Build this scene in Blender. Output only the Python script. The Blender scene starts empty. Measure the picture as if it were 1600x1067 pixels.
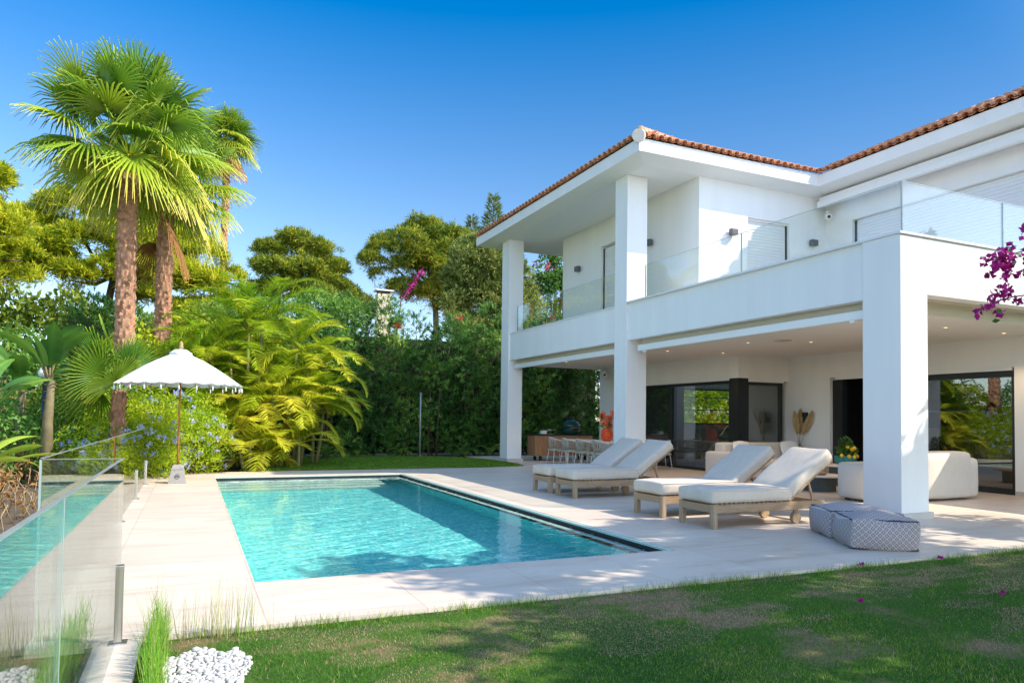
import bpy, bmesh, math, random
import numpy as np
from mathutils import Vector, Matrix
RNG = np.random.default_rng(7)
random.seed(7)
S = bpy.context.scene
COL = S.collection
PI = math.pi
R = math.radians

# ------------------------------------------------------------------ materials
def nt(name):
    m = bpy.data.materials.new(name); m.use_nodes = True
    t = m.node_tree; b = t.nodes['Principled BSDF']; out = t.nodes['Material Output']
    return m, t, b, out

def ramp(t, fac, stops):
    r = t.nodes.new('ShaderNodeValToRGB'); e = r.color_ramp.elements
    while len(e) < len(stops): e.new(.5)
    for i, (p, c) in enumerate(stops):
        e[i].position = p; e[i].color = (*c, 1)
    t.links.new(fac, r.inputs[0]); return r

def noise(t, scale, detail=4, rough=.55, vec=None, dist=0):
    n = t.nodes.new('ShaderNodeTexNoise'); n.inputs['Scale'].default_value = scale
    n.inputs['Detail'].default_value = detail; n.inputs['Roughness'].default_value = rough
    n.inputs['Distortion'].default_value = dist
    if vec is not None: t.links.new(vec, n.inputs['Vector'])
    return n

def objco(t, scale=(1, 1, 1)):
    c = t.nodes.new('ShaderNodeTexCoord'); m = t.nodes.new('ShaderNodeMapping')
    m.inputs['Scale'].default_value = scale
    t.links.new(c.outputs['Object'], m.inputs[0]); return m.outputs[0]

def bump(t, b, h, strength=.3, dist=.01):
    k = t.nodes.new('ShaderNodeBump'); k.inputs['Strength'].default_value = strength
    k.inputs['Distance'].default_value = dist
    t.links.new(h, k.inputs['Height']); t.links.new(k.outputs[0], b.inputs['Normal'])

def M_plain(name, c, rough=.6, metal=0, var=.08, scale=6, bumps=.15, bscale=60, spec=.5, stretch=(1, 1, 1)):
    m, t, b, o = nt(name)
    co = objco(t, stretch)
    n = noise(t, scale, 5, .6, co)
    c0 = tuple(x * (1 - var) for x in c); c1 = tuple(min(1, x * (1 + var)) for x in c)
    r = ramp(t, n.outputs['Fac'], [(.3, c0), (.7, c1)])
    t.links.new(r.outputs[0], b.inputs['Base Color'])
    b.inputs['Roughness'].default_value = rough; b.inputs['Metallic'].default_value = metal
    b.inputs['Specular IOR Level'].default_value = spec
    if bumps:
        n2 = noise(t, bscale, 3, .6, co); bump(t, b, n2.outputs['Fac'], bumps, .004)
    return m

def M_leaf(name, stops, trans=.3, rough=.45, gloss=.4, patch=.35, pscale=.6):
    """leaf colour from a random value per leaf plus a large soft noise"""
    m, t, b, o = nt(name)
    a = t.nodes.new('ShaderNodeAttribute'); a.attribute_name = 'v'
    n = noise(t, pscale, 3, .5, objco(t))
    s = t.nodes.new('ShaderNodeMath'); s.operation = 'MULTIPLY_ADD'
    t.links.new(n.outputs['Fac'], s.inputs[0]); s.inputs[1].default_value = patch * 2
    s2 = t.nodes.new('ShaderNodeMath'); s2.operation = 'SUBTRACT'
    t.links.new(a.outputs['Fac'], s2.inputs[0]); s2.inputs[1].default_value = patch
    t.links.new(s2.outputs[0], s.inputs[2])
    r = ramp(t, s.outputs[0], stops)
    t.links.new(r.outputs[0], b.inputs['Base Color'])
    b.inputs['Roughness'].default_value = rough
    b.inputs['Specular IOR Level'].default_value = gloss
    tr = t.nodes.new('ShaderNodeBsdfTranslucent'); mx = t.nodes.new('ShaderNodeMixShader')
    mx.inputs[0].default_value = trans
    h = t.nodes.new('ShaderNodeHueSaturation'); h.inputs['Value'].default_value = 1.25; h.inputs['Hue'].default_value = .485
    t.links.new(r.outputs[0], h.inputs['Color']); t.links.new(h.outputs[0], tr.inputs['Color'])
    t.links.new(b.outputs[0], mx.inputs[1]); t.links.new(tr.outputs[0], mx.inputs[2])
    t.links.new(mx.outputs[0], o.inputs['Surface'])
    return m

def M_glass(name, tint=(.93, .98, .96), ior=1.5, extra=0.0, rough=0.0):
    m, t, b, o = nt(name); t.nodes.remove(b)
    tr = t.nodes.new('ShaderNodeBsdfTransparent'); tr.inputs[0].default_value = (*tint, 1)
    g = t.nodes.new('ShaderNodeBsdfGlossy'); g.inputs['Roughness'].default_value = rough
    geo = t.nodes.new('ShaderNodeNewGeometry')
    mi = t.nodes.new('ShaderNodeMix'); mi.data_type = 'FLOAT'
    mi.inputs[2].default_value = ior; mi.inputs[3].default_value = 1 / ior
    t.links.new(geo.outputs['Backfacing'], mi.inputs[0])
    fr = t.nodes.new('ShaderNodeFresnel'); t.links.new(mi.outputs[0], fr.inputs['IOR'])
    ad = t.nodes.new('ShaderNodeMath'); ad.operation = 'ADD'; ad.use_clamp = True
    t.links.new(fr.outputs[0], ad.inputs[0]); ad.inputs[1].default_value = extra
    mx = t.nodes.new('ShaderNodeMixShader')
    t.links.new(ad.outputs[0], mx.inputs[0]); t.links.new(tr.outputs[0], mx.inputs[1]); t.links.new(g.outputs[0], mx.inputs[2])
    t.links.new(mx.outputs[0], o.inputs['Surface'])
    return m

def M_deck():
    m, t, b, o = nt('porcelain_paving')
    co = objco(t)
    # joints on a 1.2 m grid
    br = t.nodes.new('ShaderNodeTexBrick'); br.offset = 0.0; br.inputs['Scale'].default_value = 1
    br.inputs['Mortar Size'].default_value = .006; br.inputs['Mortar Smooth'].default_value = .2
    br.inputs['Brick Width'].default_value = 1.2; br.inputs['Row Height'].default_value = 1.2
    br.inputs['Color1'].default_value = (.43, .43, .43, 1); br.inputs['Color2'].default_value = (.56, .56, .56, 1)
    br.inputs['Mortar'].default_value = (.22, .22, .22, 1)
    mp = t.nodes.new('ShaderNodeMapping'); mp.inputs['Location'].default_value = (.66, .42, 0)
    t.links.new(co, mp.inputs[0]); t.links.new(mp.outputs[0], br.inputs['Vector'])
    mp2 = t.nodes.new('ShaderNodeMapping'); mp2.inputs['Scale'].default_value = (.5, 2.2, 1); mp2.inputs['Rotation'].default_value = (0, 0, .12)
    t.links.new(co, mp2.inputs[0])
    n = noise(t, 1.1, 7, .68, mp2.outputs[0], 1.2)
    r = ramp(t, n.outputs['Fac'], [(.28, (.52, .41, .31)), (.45, (.65, .54, .43)), (.6, (.70, .595, .485)), (.8, (.57, .455, .345))])
    n3 = noise(t, .35, 3, .5, co)
    r3 = ramp(t, n3.outputs['Fac'], [(.3, (.86, .86, .86)), (.7, (1, 1, 1))])
    mul = t.nodes.new('ShaderNodeMixRGB'); mul.blend_type = 'MULTIPLY'; mul.inputs[0].default_value = 1
    t.links.new(r.outputs[0], mul.inputs[1]); t.links.new(r3.outputs[0], mul.inputs[2])
    ov = t.nodes.new('ShaderNodeMixRGB'); ov.blend_type = 'OVERLAY'; ov.inputs[0].default_value = .55
    t.links.new(mul.outputs[0], ov.inputs[1]); t.links.new(br.outputs['Color'], ov.inputs[2])
    # few rusty stains
    n2 = noise(t, 2.3, 3, .5, co); r2 = ramp(t, n2.outputs['Fac'], [(.70, (0, 0, 0)), (.80, (1, 1, 1))])
    mix = t.nodes.new('ShaderNodeMixRGB'); t.links.new(r2.outputs[0], mix.inputs[0])
    t.links.new(ov.outputs[0], mix.inputs[1]); mix.inputs[2].default_value = (.52, .36, .22, 1)
    t.links.new(mix.outputs[0], b.inputs['Base Color'])
    b.inputs['Roughness'].default_value = .48
    n4 = noise(t, 45, 3, .6, co); bump(t, b, n4.outputs['Fac'], .12, .003)
    return m

def M_wood(name, c0, c1, rough=.6, scale=3, axis='x'):
    m, t, b, o = nt(name)
    st = {'x': (1, 14, 14), 'y': (14, 1, 14), 'z': (14, 14, 1)}[axis]
    co = objco(t, st)
    n = noise(t, scale, 6, .65, co, .6)
    r = ramp(t, n.outputs['Fac'], [(.3, c0), (.7, c1)])
    t.links.new(r.outputs[0], b.inputs['Base Color']); b.inputs['Roughness'].default_value = rough
    bump(t, b, n.outputs['Fac'], .25, .004)
    return m

def M_tile_pool():
    m, t, b, o = nt('pool_mosaic')
    co = objco(t)
    v = t.nodes.new('ShaderNodeTexVoronoi'); v.inputs['Scale'].default_value = 28; v.distance = 'CHEBYCHEV'; v.inputs['Randomness'].default_value = .1
    t.links.new(co, v.inputs['Vector'])
    sep = t.nodes.new('ShaderNodeSeparateColor'); t.links.new(v.outputs['Color'], sep.inputs[0])
    r = ramp(t, sep.outputs[0], [(0, (.10, .64, .66)), (.5, (.18, .78, .78)), (1, (.36, .92, .89))])
    t.links.new(r.outputs[0], b.inputs['Base Color']); b.inputs['Roughness'].default_value = .35
    return m

def M_water():
    m, t, b, o = nt('pool_water'); t.nodes.remove(b)
    g = t.nodes.new('ShaderNodeBsdfGlass'); g.inputs['IOR'].default_value = 1.33; g.inputs['Roughness'].default_value = 0.0
    g.inputs['Color'].default_value = (.97, 1, 1, 1)
    t.links.new(g.outputs[0], o.inputs['Surface']); return m

def M_lawn(name, dry=.35):
    m, t, b, o = nt(name)
    co = objco(t)
    n = noise(t, .9, 5, .6, co); n2 = noise(t, 38, 5, .7, co)
    r = ramp(t, n.outputs['Fac'], [(.35, (.04, .105, .018)), (.52, (.075, .15, .025)), (.62, (.28, .19, .115))])
    r2 = ramp(t, n2.outputs['Fac'], [(.3, (.55, .55, .5)), (.7, (1.2, 1.2, 1.1))])
    mul = t.nodes.new('ShaderNodeMixRGB'); mul.blend_type = 'MULTIPLY'; mul.inputs[0].default_value = 1
    t.links.new(r.outputs[0], mul.inputs[1]); t.links.new(r2.outputs[0], mul.inputs[2])
    t.links.new(mul.outputs[0], b.inputs['Base Color']); b.inputs['Roughness'].default_value = .9
    b.inputs['Specular IOR Level'].default_value = .1
    bump(t, b, n2.outputs['Fac'], .8, .03)
    return m

def M_pouf():
    m, t, b, o = nt('diamond_weave')
    c = t.nodes.new('ShaderNodeTexCoord')
    sep = t.nodes.new('ShaderNodeSeparateXYZ'); t.links.new(c.outputs['Object'], sep.inputs[0])
    def mth(op, a, bb=None, v=None):
        n = t.nodes.new('ShaderNodeMath'); n.operation = op
        t.links.new(a, n.inputs[0])
        if bb is not None: t.links.new(bb, n.inputs[1])
        if v is not None: n.inputs[1].default_value = v
        return n.outputs[0]
    sn = t.nodes.new('ShaderNodeSeparateXYZ'); t.links.new(c.outputs['Normal'], sn.inputs[0])
    def pick(f, a, bb):
        n = t.nodes.new('ShaderNodeMix'); n.data_type = 'FLOAT'; t.links.new(f, n.inputs[0]); t.links.new(a, n.inputs[2]); t.links.new(bb, n.inputs[3]); return n.outputs[0]
    fx = mth('GREATER_THAN', mth('ABSOLUTE', sn.outputs[0]), v=.65); fz = mth('GREATER_THAN', mth('ABSOLUTE', sn.outputs[2]), v=.6)
    h = mth('MULTIPLY', pick(fx, sep.outputs[0], sep.outputs[1]), v=42.)
    z = mth('MULTIPLY', pick(fz, sep.outputs[2], sep.outputs[1]), v=42.)
    a = mth('ABSOLUTE', mth('SINE', mth('ADD', h, z)))
    d = mth('ABSOLUTE', mth('SINE', mth('SUBTRACT', h, z)))
    mn = mth('MINIMUM', a, d)
    r = ramp(t, mn, [(.0, (.52, .44, .41)), (.28, (.47, .40, .38)), (.40, (.22, .185, .195)), (.8, (.25, .21, .22)), (.95, (.44, .375, .36))])
    t.links.new(r.outputs[0], b.inputs['Base Color']); b.inputs['Roughness'].default_value = .85
    bump(t, b, mn, .3, .004)
    return m

def M_sheer(name, c, rough=.7): return M_plain(name, c, rough)

WALL = M_plain('white_render', (.81, .80, .785), .85, var=.035, scale=1.1, bumps=.3, bscale=55, spec=.2, stretch=(1.6, 1.6, .22))
CEIL = M_plain('ceiling_paint', (.80, .76, .70), .9, var=.015, scale=1, bumps=.05, spec=.2)
BEIGE = M_plain('beige_recess', (.55, .49, .38), .8, var=.04)
ALU = M_plain('white_aluminium', (.80, .80, .79), .35, var=.01, bumps=0)
DARK = M_plain('anthracite_frame', (.012, .014, .018), .35, var=.1, bumps=0)
BLACK = M_plain('black_plastic', (.012, .012, .013), .4, bumps=0)
TERRA = M_plain('terracotta', (.60, .28, .155), .8, var=.38, scale=7, bumps=.35, bscale=40, spec=.15)
MORTAR = M_plain('mortar_cap', (.72, .66, .60), .9, var=.08)
DECK = M_deck()
SKIRT = M_plain('skirting_tile', (.50, .46, .42), .5, var=.06)
SHUT = M_plain('shutter_slats', (.76, .755, .75), .5, var=.01, bumps=0)
STEEL = M_plain('brushed_steel', (.50, .46, .42), .32, 1, var=.12, scale=20, bumps=0, stretch=(1, 1, .1))
TEAK = M_wood('weathered_teak', (.24, .145, .08), (.45, .30, .18), .7)
TEAKZ = M_wood('weathered_teak_upright', (.24, .155, .09), (.46, .33, .21), .7, axis='z')
CEDAR = M_wood('cedar_planks', (.26, .12, .055), (.46, .25, .12), .55, axis='z')
BAMBOO = M_wood('lacquered_pole', (.34, .10, .025), (.52, .20, .05), .35, axis='z')
FAB = M_plain('oatmeal_fabric', (.60, .515, .43), .95, var=.05, scale=9, bumps=.35, bscale=260, spec=.1)
FABW = M_plain('white_canvas', (.80, .79, .77), .9, var=.02, bumps=.15, bscale=200, spec=.1)
SOFA = M_plain('cream_boucle', (.66, .60, .53), .95, var=.03, bumps=.4, bscale=150, spec=.1)
ROPE = M_plain('sage_rope', (.40, .40, .34), .8, var=.2, scale=30)
CHAIRM = M_plain('pale_metal', (.70, .70, .68), .4, bumps=0)
STONE = M_plain('cast_stone', (.29, .27, .255), .85, var=.15, scale=25, bumps=.4, bscale=70)
PALE = M_plain('pale_step_tile', (.60, .80, .72), .4, var=.05)
GUTTER = M_plain('overflow_slot', (.01, .015, .015), .5, bumps=0)
LEDGE = M_plain('wet_ledge_tile', (.42, .56, .52), .3, var=.08)
POOLT = M_tile_pool()
WATER = M_water()
LAWN = M_lawn('lawn_soil')
SOIL = M_plain('planting_soil', (.10, .075, .05), .95, var=.35, scale=5, bumps=.8, bscale=20)
OCHRE = M_plain('ochre_render', (.62, .36, .16), .9, var=.1, scale=3)
GLASS = M_glass('clear_glass', (.97, .995, .985))
FENCEGL = M_glass('fence_glass', (.90, .97, .94), 1.52, .03)
WINGL = M_glass('window_glass', (.72, .76, .76), 1.65, .10)
GLEDGE = M_plain('glass_edge', (.42, .52, .50), .2, bumps=0)
POUF = M_pouf()
POUFT = M_plain('pouf_piping', (.035, .04, .07), .8)
GREENC = M_plain('green_ceramic', (.012, .06, .05), .22, var=.3, scale=60, bumps=0)
TEALP = M_plain('teal_glaze', (.02, .20, .18), .25, bumps=0)
YELL = M_plain('lemon_skin', (.85, .50, .02), .5, bumps=0)
ORANGE = M_plain('orange_glaze', (.75, .10, .02), .3, bumps=0)
FLUTE = M_plain('fluted_dark_stone', (.07, .085, .08), .5)
PINKF = M_plain('pink_petals', (.80, .22, .13), .7, var=.3, scale=40, bumps=0)
DRIED = M_plain('dried_palm', (.36, .25, .12), .8, var=.25, scale=20)
MAG = M_leaf('magenta_bracts', [(0, (.28, .012, .13)), (.5, (.42, .02, .20)), (1, (.58, .05, .30))], .4, .6, .1, .1)
REDB = M_leaf('red_bracts', [(0, (.45, .03, .03)), (.5, (.6, .05, .08)), (1, (.65, .12, .05))], .3, .6, .1, .1)
BLUEF = M_leaf('plumbago_petals', [(0, (.30, .34, .72)), (1, (.58, .62, .88))], .3, .6, .1, .1)
BARK = M_plain('bark', (.13, .09, .06), .95, var=.35, scale=6, bumps=.8, bscale=14, stretch=(1, 1, .3))
PALMB = M_plain('palm_bark', (.36, .19, .11), .95, var=.42, scale=9, bumps=.8, bscale=30)
PINE = M_leaf('pine_needles', [(0, (.11, .19, .01)), (.35, (.28, .36, .015)), (.7, (.55, .58, .025)), (1, (.74, .70, .05))], .45, .6, .2, .3, .35)
PINE2 = M_leaf('stone_pine_needles', [(0, (.05, .11, .014)), (.4, (.14, .21, .02)), (.75, (.30, .35, .03)), (1, (.56, .54, .05))], .35, .6, .2, .3, .3)
CONI = M_leaf('juniper_scales', [(0, (.06, .11, .022)), (.5, (.18, .24, .05)), (1, (.40, .42, .11))], .3, .6, .2, .3, .5)
OLEA = M_leaf('oleander_leaves', [(0, (.04, .12, .02)), (.4, (.10, .24, .045)), (.8, (.24, .42, .06)), (1, (.42, .54, .09))], .32, .5, .22, .25, .5)
ARECA = M_leaf('areca_leaflets', [(0, (.10, .24, .008)), (.35, (.20, .36, .014)), (.7, (.42, .51, .02)), (1, (.64, .60, .05))], .35, .4, .4, .25, .6)
FAN = M_leaf('fan_leaves', [(0, (.04, .13, .015)), (.35, (.12, .27, .022)), (.7, (.36, .46, .03)), (1, (.70, .58, .12))], .32, .4, .4, .15, .5)
DEADL = M_leaf('dead_fronds', [(0, (.13, .055, .02)), (1, (.38, .20, .07))], .15, .8, .1, .1)
BANA = M_leaf('banana_leaves', [(0, (.03, .10, .02)), (.6, (.10, .24, .03)), (1, (.40, .52, .05))], .3, .35, .5, .2, .7)
PLUM = M_leaf('plumbago_leaves', [(0, (.10, .24, .01)), (.4, (.28, .44, .018)), (.75, (.52, .58, .025)), (1, (.70, .66, .05))], .42, .5, .3, .3, .9)
HEDGE = M_leaf('hedge_leaves', [(0, (.035, .10, .02)), (.4, (.09, .22, .04)), (.75, (.21, .38, .065)), (1, (.42, .56, .12))], .32, .48, .3, .2, 1.2)
GRASS = M_leaf('grass_blades', [(0, (.03, .13, .016)), (.4, (.11, .26, .02)), (.60, (.32, .43, .03)), (.66, (.34, .24, .11)), (1, (.55, .38, .25))], .3, .5, .2, .0)
RUSH = M_leaf('rush_stems', [(0, (.10, .28, .03)), (.6, (.24, .46, .04)), (.8, (.42, .38, .12)), (1, (.52, .38, .2))], .3, .5, .2, .0)
PEB = M_plain('white_pebbles', (.47, .455, .43), .7, var=.1, scale=12, bumps=.2, bscale=60)
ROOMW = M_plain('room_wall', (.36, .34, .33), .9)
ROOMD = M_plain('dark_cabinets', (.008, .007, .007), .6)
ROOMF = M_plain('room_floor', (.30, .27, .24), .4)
PANELB = M_plain('beige_panel', (.36, .27, .2), .8)
CREAM = M_plain('cream_render', (.66, .56, .40), .9, var=.08)
BULB = bpy.data.materials.new('warm_bulb'); BULB.use_nodes = True
BULB.node_tree.nodes['Principled BSDF'].inputs['Emission Color'].default_value = (1, .62, .3, 1)
BULB.node_tree.nodes['Principled BSDF'].inputs['Emission Strength'].default_value = 1.3

# ------------------------------------------------------------------ builders
def tag(o, label=None, cat=None, group=None, kind=None):
    if label: o['label'] = label
    if cat: o['category'] = cat
    if group: o['group'] = group
    if kind: o['kind'] = kind
    return o

def thing(name, label, cat, loc=(0, 0, 0), rz=0, group=None):
    e = bpy.data.objects.new(name, None); COL.objects.link(e); e.empty_display_size = .2
    e.location = loc; e.rotation_euler = (0, 0, rz)
    return tag(e, label, cat, group)

def link(name, me, mat, parent=None, local=False):
    o = bpy.data.objects.new(name, me); COL.objects.link(o)
    if mat is not None: me.materials.append(mat)
    if parent is not None:
        o.parent = parent
        if not local:
            p = Matrix.Identity(4); q = parent; chain = []
            while q is not None: chain.append(q); q = q.parent
            w = Matrix.Identity(4)
            for q in reversed(chain): w = w @ q.matrix_parent_inverse @ q.matrix_basis
            o.matrix_parent_inverse = w.inverted()
    return o

class MB:
    def __init__(s): s.v = []; s.f = []; s.sm = []
    def add(s, vs, fs, smooth=False):
        b = len(s.v); s.v += [tuple(p) for p in vs]
        for f in fs: s.f.append(tuple(i + b for i in f)); s.sm.append(smooth)
        return s
    def box(s, x0, x1, y0, y1, z0, z1):
        vs = [(x, y, z) for z in (z0, z1) for y in (y0, y1) for x in (x0, x1)]
        return s.add(vs, [(0, 2, 3, 1), (4, 5, 7, 6), (0, 1, 5, 4), (2, 6, 7, 3), (0, 4, 6, 2), (1, 3, 7, 5)])
    def bar(s, p0, p1, w, h, up=(0, 0, 1)):
        p0 = Vector(p0); p1 = Vector(p1); d = (p1 - p0).normalized(); u = Vector(up)
        r = d.cross(u)
        if r.length < 1e-4: r = d.cross(Vector((1, 0, 0)))
        r.normalize(); u = r.cross(d).normalized()
        vs = []
        for p in (p0, p1):
            for a, b in ((-1, -1), (1, -1), (1, 1), (-1, 1)): vs.append(p + r * a * w / 2 + u * b * h / 2)
        return s.add(vs, [(0, 1, 2, 3)[::-1], (4, 5, 6, 7), (0, 1, 5, 4)[::-1], (1, 2, 6, 5)[::-1], (2, 3, 7, 6)[::-1], (3, 0, 4, 7)[::-1]])
    def tube(s, pts, rad, n=8, caps=True, smooth=True):
        pts = [Vector(p) for p in pts]; k = len(pts)
        if not hasattr(rad, '__len__'): rad = [rad] * k
        vs = []; ref = None
        for i in range(k):
            d = (pts[min(i + 1, k - 1)] - pts[max(i - 1, 0)]).normalized()
            if ref is None: ref = d.orthogonal().normalized()
            ref = (ref - d * ref.dot(d)).normalized(); b = d.cross(ref)
            for j in range(n):
                a = 2 * PI * j / n; vs.append(pts[i] + (ref * math.cos(a) + b * math.sin(a)) * rad[i])
        fs = [(i * n + j, i * n + (j + 1) % n, (i + 1) * n + (j + 1) % n, (i + 1) * n + j) for i in range(k - 1) for j in range(n)]
        if caps: fs += [tuple(range(n))[::-1], tuple((k - 1) * n + j for j in range(n))]
        return s.add(vs, fs, smooth)
    def lathe(s, prof, c=(0, 0, 0), n=24, smooth=True, fl=None):
        vs = []
        for r, z in prof:
            for j in range(n):
                a = 2 * PI * j / n; rr = r * (1 if fl is None else fl(j, n, z)); vs.append((c[0] + rr * math.cos(a), c[1] + rr * math.sin(a), c[2] + z))
        k = len(prof)
        fs = [(i * n + j, i * n + (j + 1) % n, (i + 1) * n + (j + 1) % n, (i + 1) * n + j) for i in range(k - 1) for j in range(n)]
        fs += [tuple(range(n))[::-1], tuple((k - 1) * n + j for j in range(n))]
        return s.add(vs, fs, smooth)
    def rbox(s, x0, x1, y0, y1, z0, z1, r=.04, bulge=.0, n=8, wob=0, mat=None, seed=0):
        """soft-edged box: a subdivided box whose corners are rounded to radius r, faces bulged"""
        rg = np.random.default_rng(seed)
        h = np.array([(x1 - x0) / 2, (y1 - y0) / 2, (z1 - z0) / 2]); c = np.array([(x0 + x1) / 2, (y0 + y1) / 2, (z0 + z1) / 2])
        ph = rg.uniform(0, 6, 6)
        pts = {}; vs = []; fs = []
        # positions along an axis: dense near the edges
        def ax(hh):
            e = min(r, hh * .98)
            a = [-hh, -hh + e * .3, -hh + e]; m = np.linspace(-hh + e, hh - e, n)[1:-1].tolist(); return a + m + [-q for q in a[::-1]]
        A = [ax(q) for q in h]; N = len(A[0])
        def vid(i, j, k):
            key = (i, j, k)
            if key in pts: return pts[key]
            p = np.array([A[0][i], A[1][j], A[2][k]])
            inner = np.clip(p, -(h - np.minimum(r, h)), h - np.minimum(r, h)); d = p - inner; l = np.linalg.norm(d)
            q = inner + (d / l * min(r, h.min()) if l > 1e-9 and (np.abs(p) >= h - 1e-9).any() else d)
            u = q / h
            q = q + np.array([bulge * np.sign(u[0]) * abs(u[0]) ** 3 * (1 - u[1] ** 2) * (1 - u[2] ** 2), bulge * np.sign(u[1]) * abs(u[1]) ** 3 * (1 - u[0] ** 2) * (1 - u[2] ** 2), bulge * np.sign(u[2]) * abs(u[2]) ** 3 * (1 - u[1] ** 2) * (1 - u[0] ** 2)])
            if wob: q = q + wob * np.array([math.sin(7 * q[1] + ph[0] + 5 * q[2]), math.sin(6 * q[0] + ph[1] + 4 * q[2]), math.sin(8 * q[0] + ph[2]) * math.cos(7 * q[1] + ph[3])])
            p = q + c
            if mat is not None: p = mat @ Vector(p)
            vs.append(tuple(p)); pts[key] = len(vs) - 1; return pts[key]
        for a in range(3):
            b, d = (a + 1) % 3, (a + 2) % 3
            for side in (0, 1):
                for i in range(N - 1):
                    for j in range(N - 1):
                        q = []
                        for (di, dj) in ((0, 0), (1, 0), (1, 1), (0, 1)):
                            t = [0, 0, 0]; t[a] = side * (N - 1); t[b] = i + di; t[d] = j + dj; q.append(vid(*t))
                        fs.append(tuple(q) if side else tuple(q[::-1]))
        return s.add(vs, fs, True)
    def build(s, name, mat, parent=None, bevel=0, local=False):
        me = bpy.data.meshes.new(name); me.from_pydata(s.v, [], s.f)
        me.polygons.foreach_set('use_smooth', s.sm); me.update()
        if bevel:
            bm = bmesh.new(); bm.from_mesh(me)
            ed = [e for e in bm.edges if len(e.link_faces) == 2 and e.calc_face_angle(0) > .5]
            bmesh.ops.bevel(bm, geom=ed, offset=bevel, segments=2, affect='EDGES', profile=.6); bm.to_mesh(me); bm.free()
        return link(name, me, mat, parent, local)

def B(name, mat, parent, *boxes, bevel=0):
    m = MB()
    for b in boxes: m.box(*b)
    return m.build(name, mat, parent, bevel)

class FB:
    """many quads with a random value per leaf, collected as arrays"""
    def __init__(s): s.V = []; s.Q = []; s.A = []; s.n = 0
    def raw(s, V, Q, A):
        V = np.asarray(V, np.float32).reshape(-1, 3); s.V.append(V); s.Q.append(np.asarray(Q, np.int32).reshape(-1, 4) + s.n)
        A = np.asarray(A, np.float32); A = np.full(len(V), A, np.float32) if A.ndim == 0 else A
        s.A.append(A); s.n += len(V)
    def leaves(s, P, D, N, L, W, A, fold=.25, bend=.15, mid=.45):
        """leaf = two quads folded on the midrib, with a bent tip"""
        P, D, N = map(lambda a: np.asarray(a, float), (P, D, N)); n = len(P)
        D = D / np.linalg.norm(D, axis=1, keepdims=True)
        T = np.cross(D, N); T /= np.linalg.norm(T, axis=1, keepdims=True) + 1e-9; N = np.cross(T, D)
        L = np.broadcast_to(L, (n,))[:, None]; W = np.broadcast_to(W, (n,))[:, None]
        b = P; m_ = P + D * L * mid; t = P + D * L - N * L * bend
        l = m_ + T * W * .5 + N * W * fold; r = m_ - T * W * .5 + N * W * fold; c = m_
        V = np.stack([b, l, t, r, c], 1).reshape(-1, 3)
        base = (np.arange(n) * 5)[:, None]
        Q = np.concatenate([base + np.array([0, 1, 2, 4]), base + np.array([0, 4, 2, 3])], 0)
        # quads (base, left, tip, mid) and (base, mid, tip, right)
        s.raw(V, Q, np.repeat(np.broadcast_to(A, (n,)), 5))
    def blades(s, P, D, L, W, A, bend=None, seg=2):
        P = np.asarray(P, float); D = np.asarray(D, float); n = len(P)
        T = np.cross(D, np.array([0, 0, 1.0]) + RNG.normal(0, .4, (n, 3))); T /= np.linalg.norm(T, axis=1, keepdims=True) + 1e-9
        L = np.broadcast_to(L, (n,))[:, None]; W = np.broadcast_to(W, (n,))[:, None]
        bend = np.zeros((n, 3)) if bend is None else bend
        rows = []
        for k in range(seg + 1):
            u = k / seg; c = P + D * L * u + bend * L * u * u; w = W * (1 - u) ** .7 * .5 if k < seg else W * .06
            rows += [c + T * w, c - T * w]
        V = np.stack(rows, 1).reshape(-1, 3); m = 2 * (seg + 1); base = (np.arange(n) * m)[:, None]
        Q = np.concatenate([base + np.array([2 * k, 2 * k + 1, 2 * k + 3, 2 * k + 2]) for k in range(seg)], 0)
        s.raw(V, Q, np.repeat(np.broadcast_to(A, (n,)), m))
    def build(s, name, mat, parent=None, local=False):
        V = np.concatenate(s.V); Q = np.concatenate(s.Q); A = np.concatenate(s.A)
        me = bpy.data.meshes.new(name); me.vertices.add(len(V)); me.vertices.foreach_set('co', V.ravel())
        me.loops.add(Q.size); me.loops.foreach_set('vertex_index', Q.ravel())
        me.polygons.add(len(Q)); me.polygons.foreach_set('loop_start', np.arange(len(Q), dtype=np.int32) * 4)
        me.polygons.foreach_set('loop_total', np.full(len(Q), 4, np.int32))
        me.update(calc_edges=True)
        at = me.attributes.new('v', 'FLOAT', 'POINT'); at.data.foreach_set('value', A.astype(np.float32))
        return link(name, me, mat, parent, local)

def unit(n): d = RNG.normal(0, 1, (n, 3)); return d / np.linalg.norm(d, axis=1, keepdims=True)
def sfield(P, sc, seed=0):
    """smooth random field in 0..1"""
    g = np.random.default_rng(seed); v = 0
    for k in range(7):
        w = g.normal(0, 1, 3) * sc * (1 + k * .45); v = v + np.sin(P @ w + g.uniform(0, 6.28)) / (1 + k * .3)
    return .5 + v / 6.5

def lobe_points(lobes, n, shell=.35, zs=1.0, low=.25, lump=.18, seed=1):
    Lb = np.array(lobes, float); w = Lb[:, 3] ** 2; k = RNG.choice(len(Lb), n, p=w / w.sum())
    d = unit(n); flip = (d[:, 2] < 0) & (RNG.random(n) > low); d[flip, 2] *= -1
    bumpy = 1 + lump * (sfield(d * 3 + Lb[k, :3], 1.6, seed) - .5) * 2
    r = Lb[k, 3] * (1 - shell * RNG.random(n) ** 1.6) * bumpy
    P = Lb[k, :3] + d * r[:, None] * np.array([1, 1, zs]); return P, d

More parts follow.
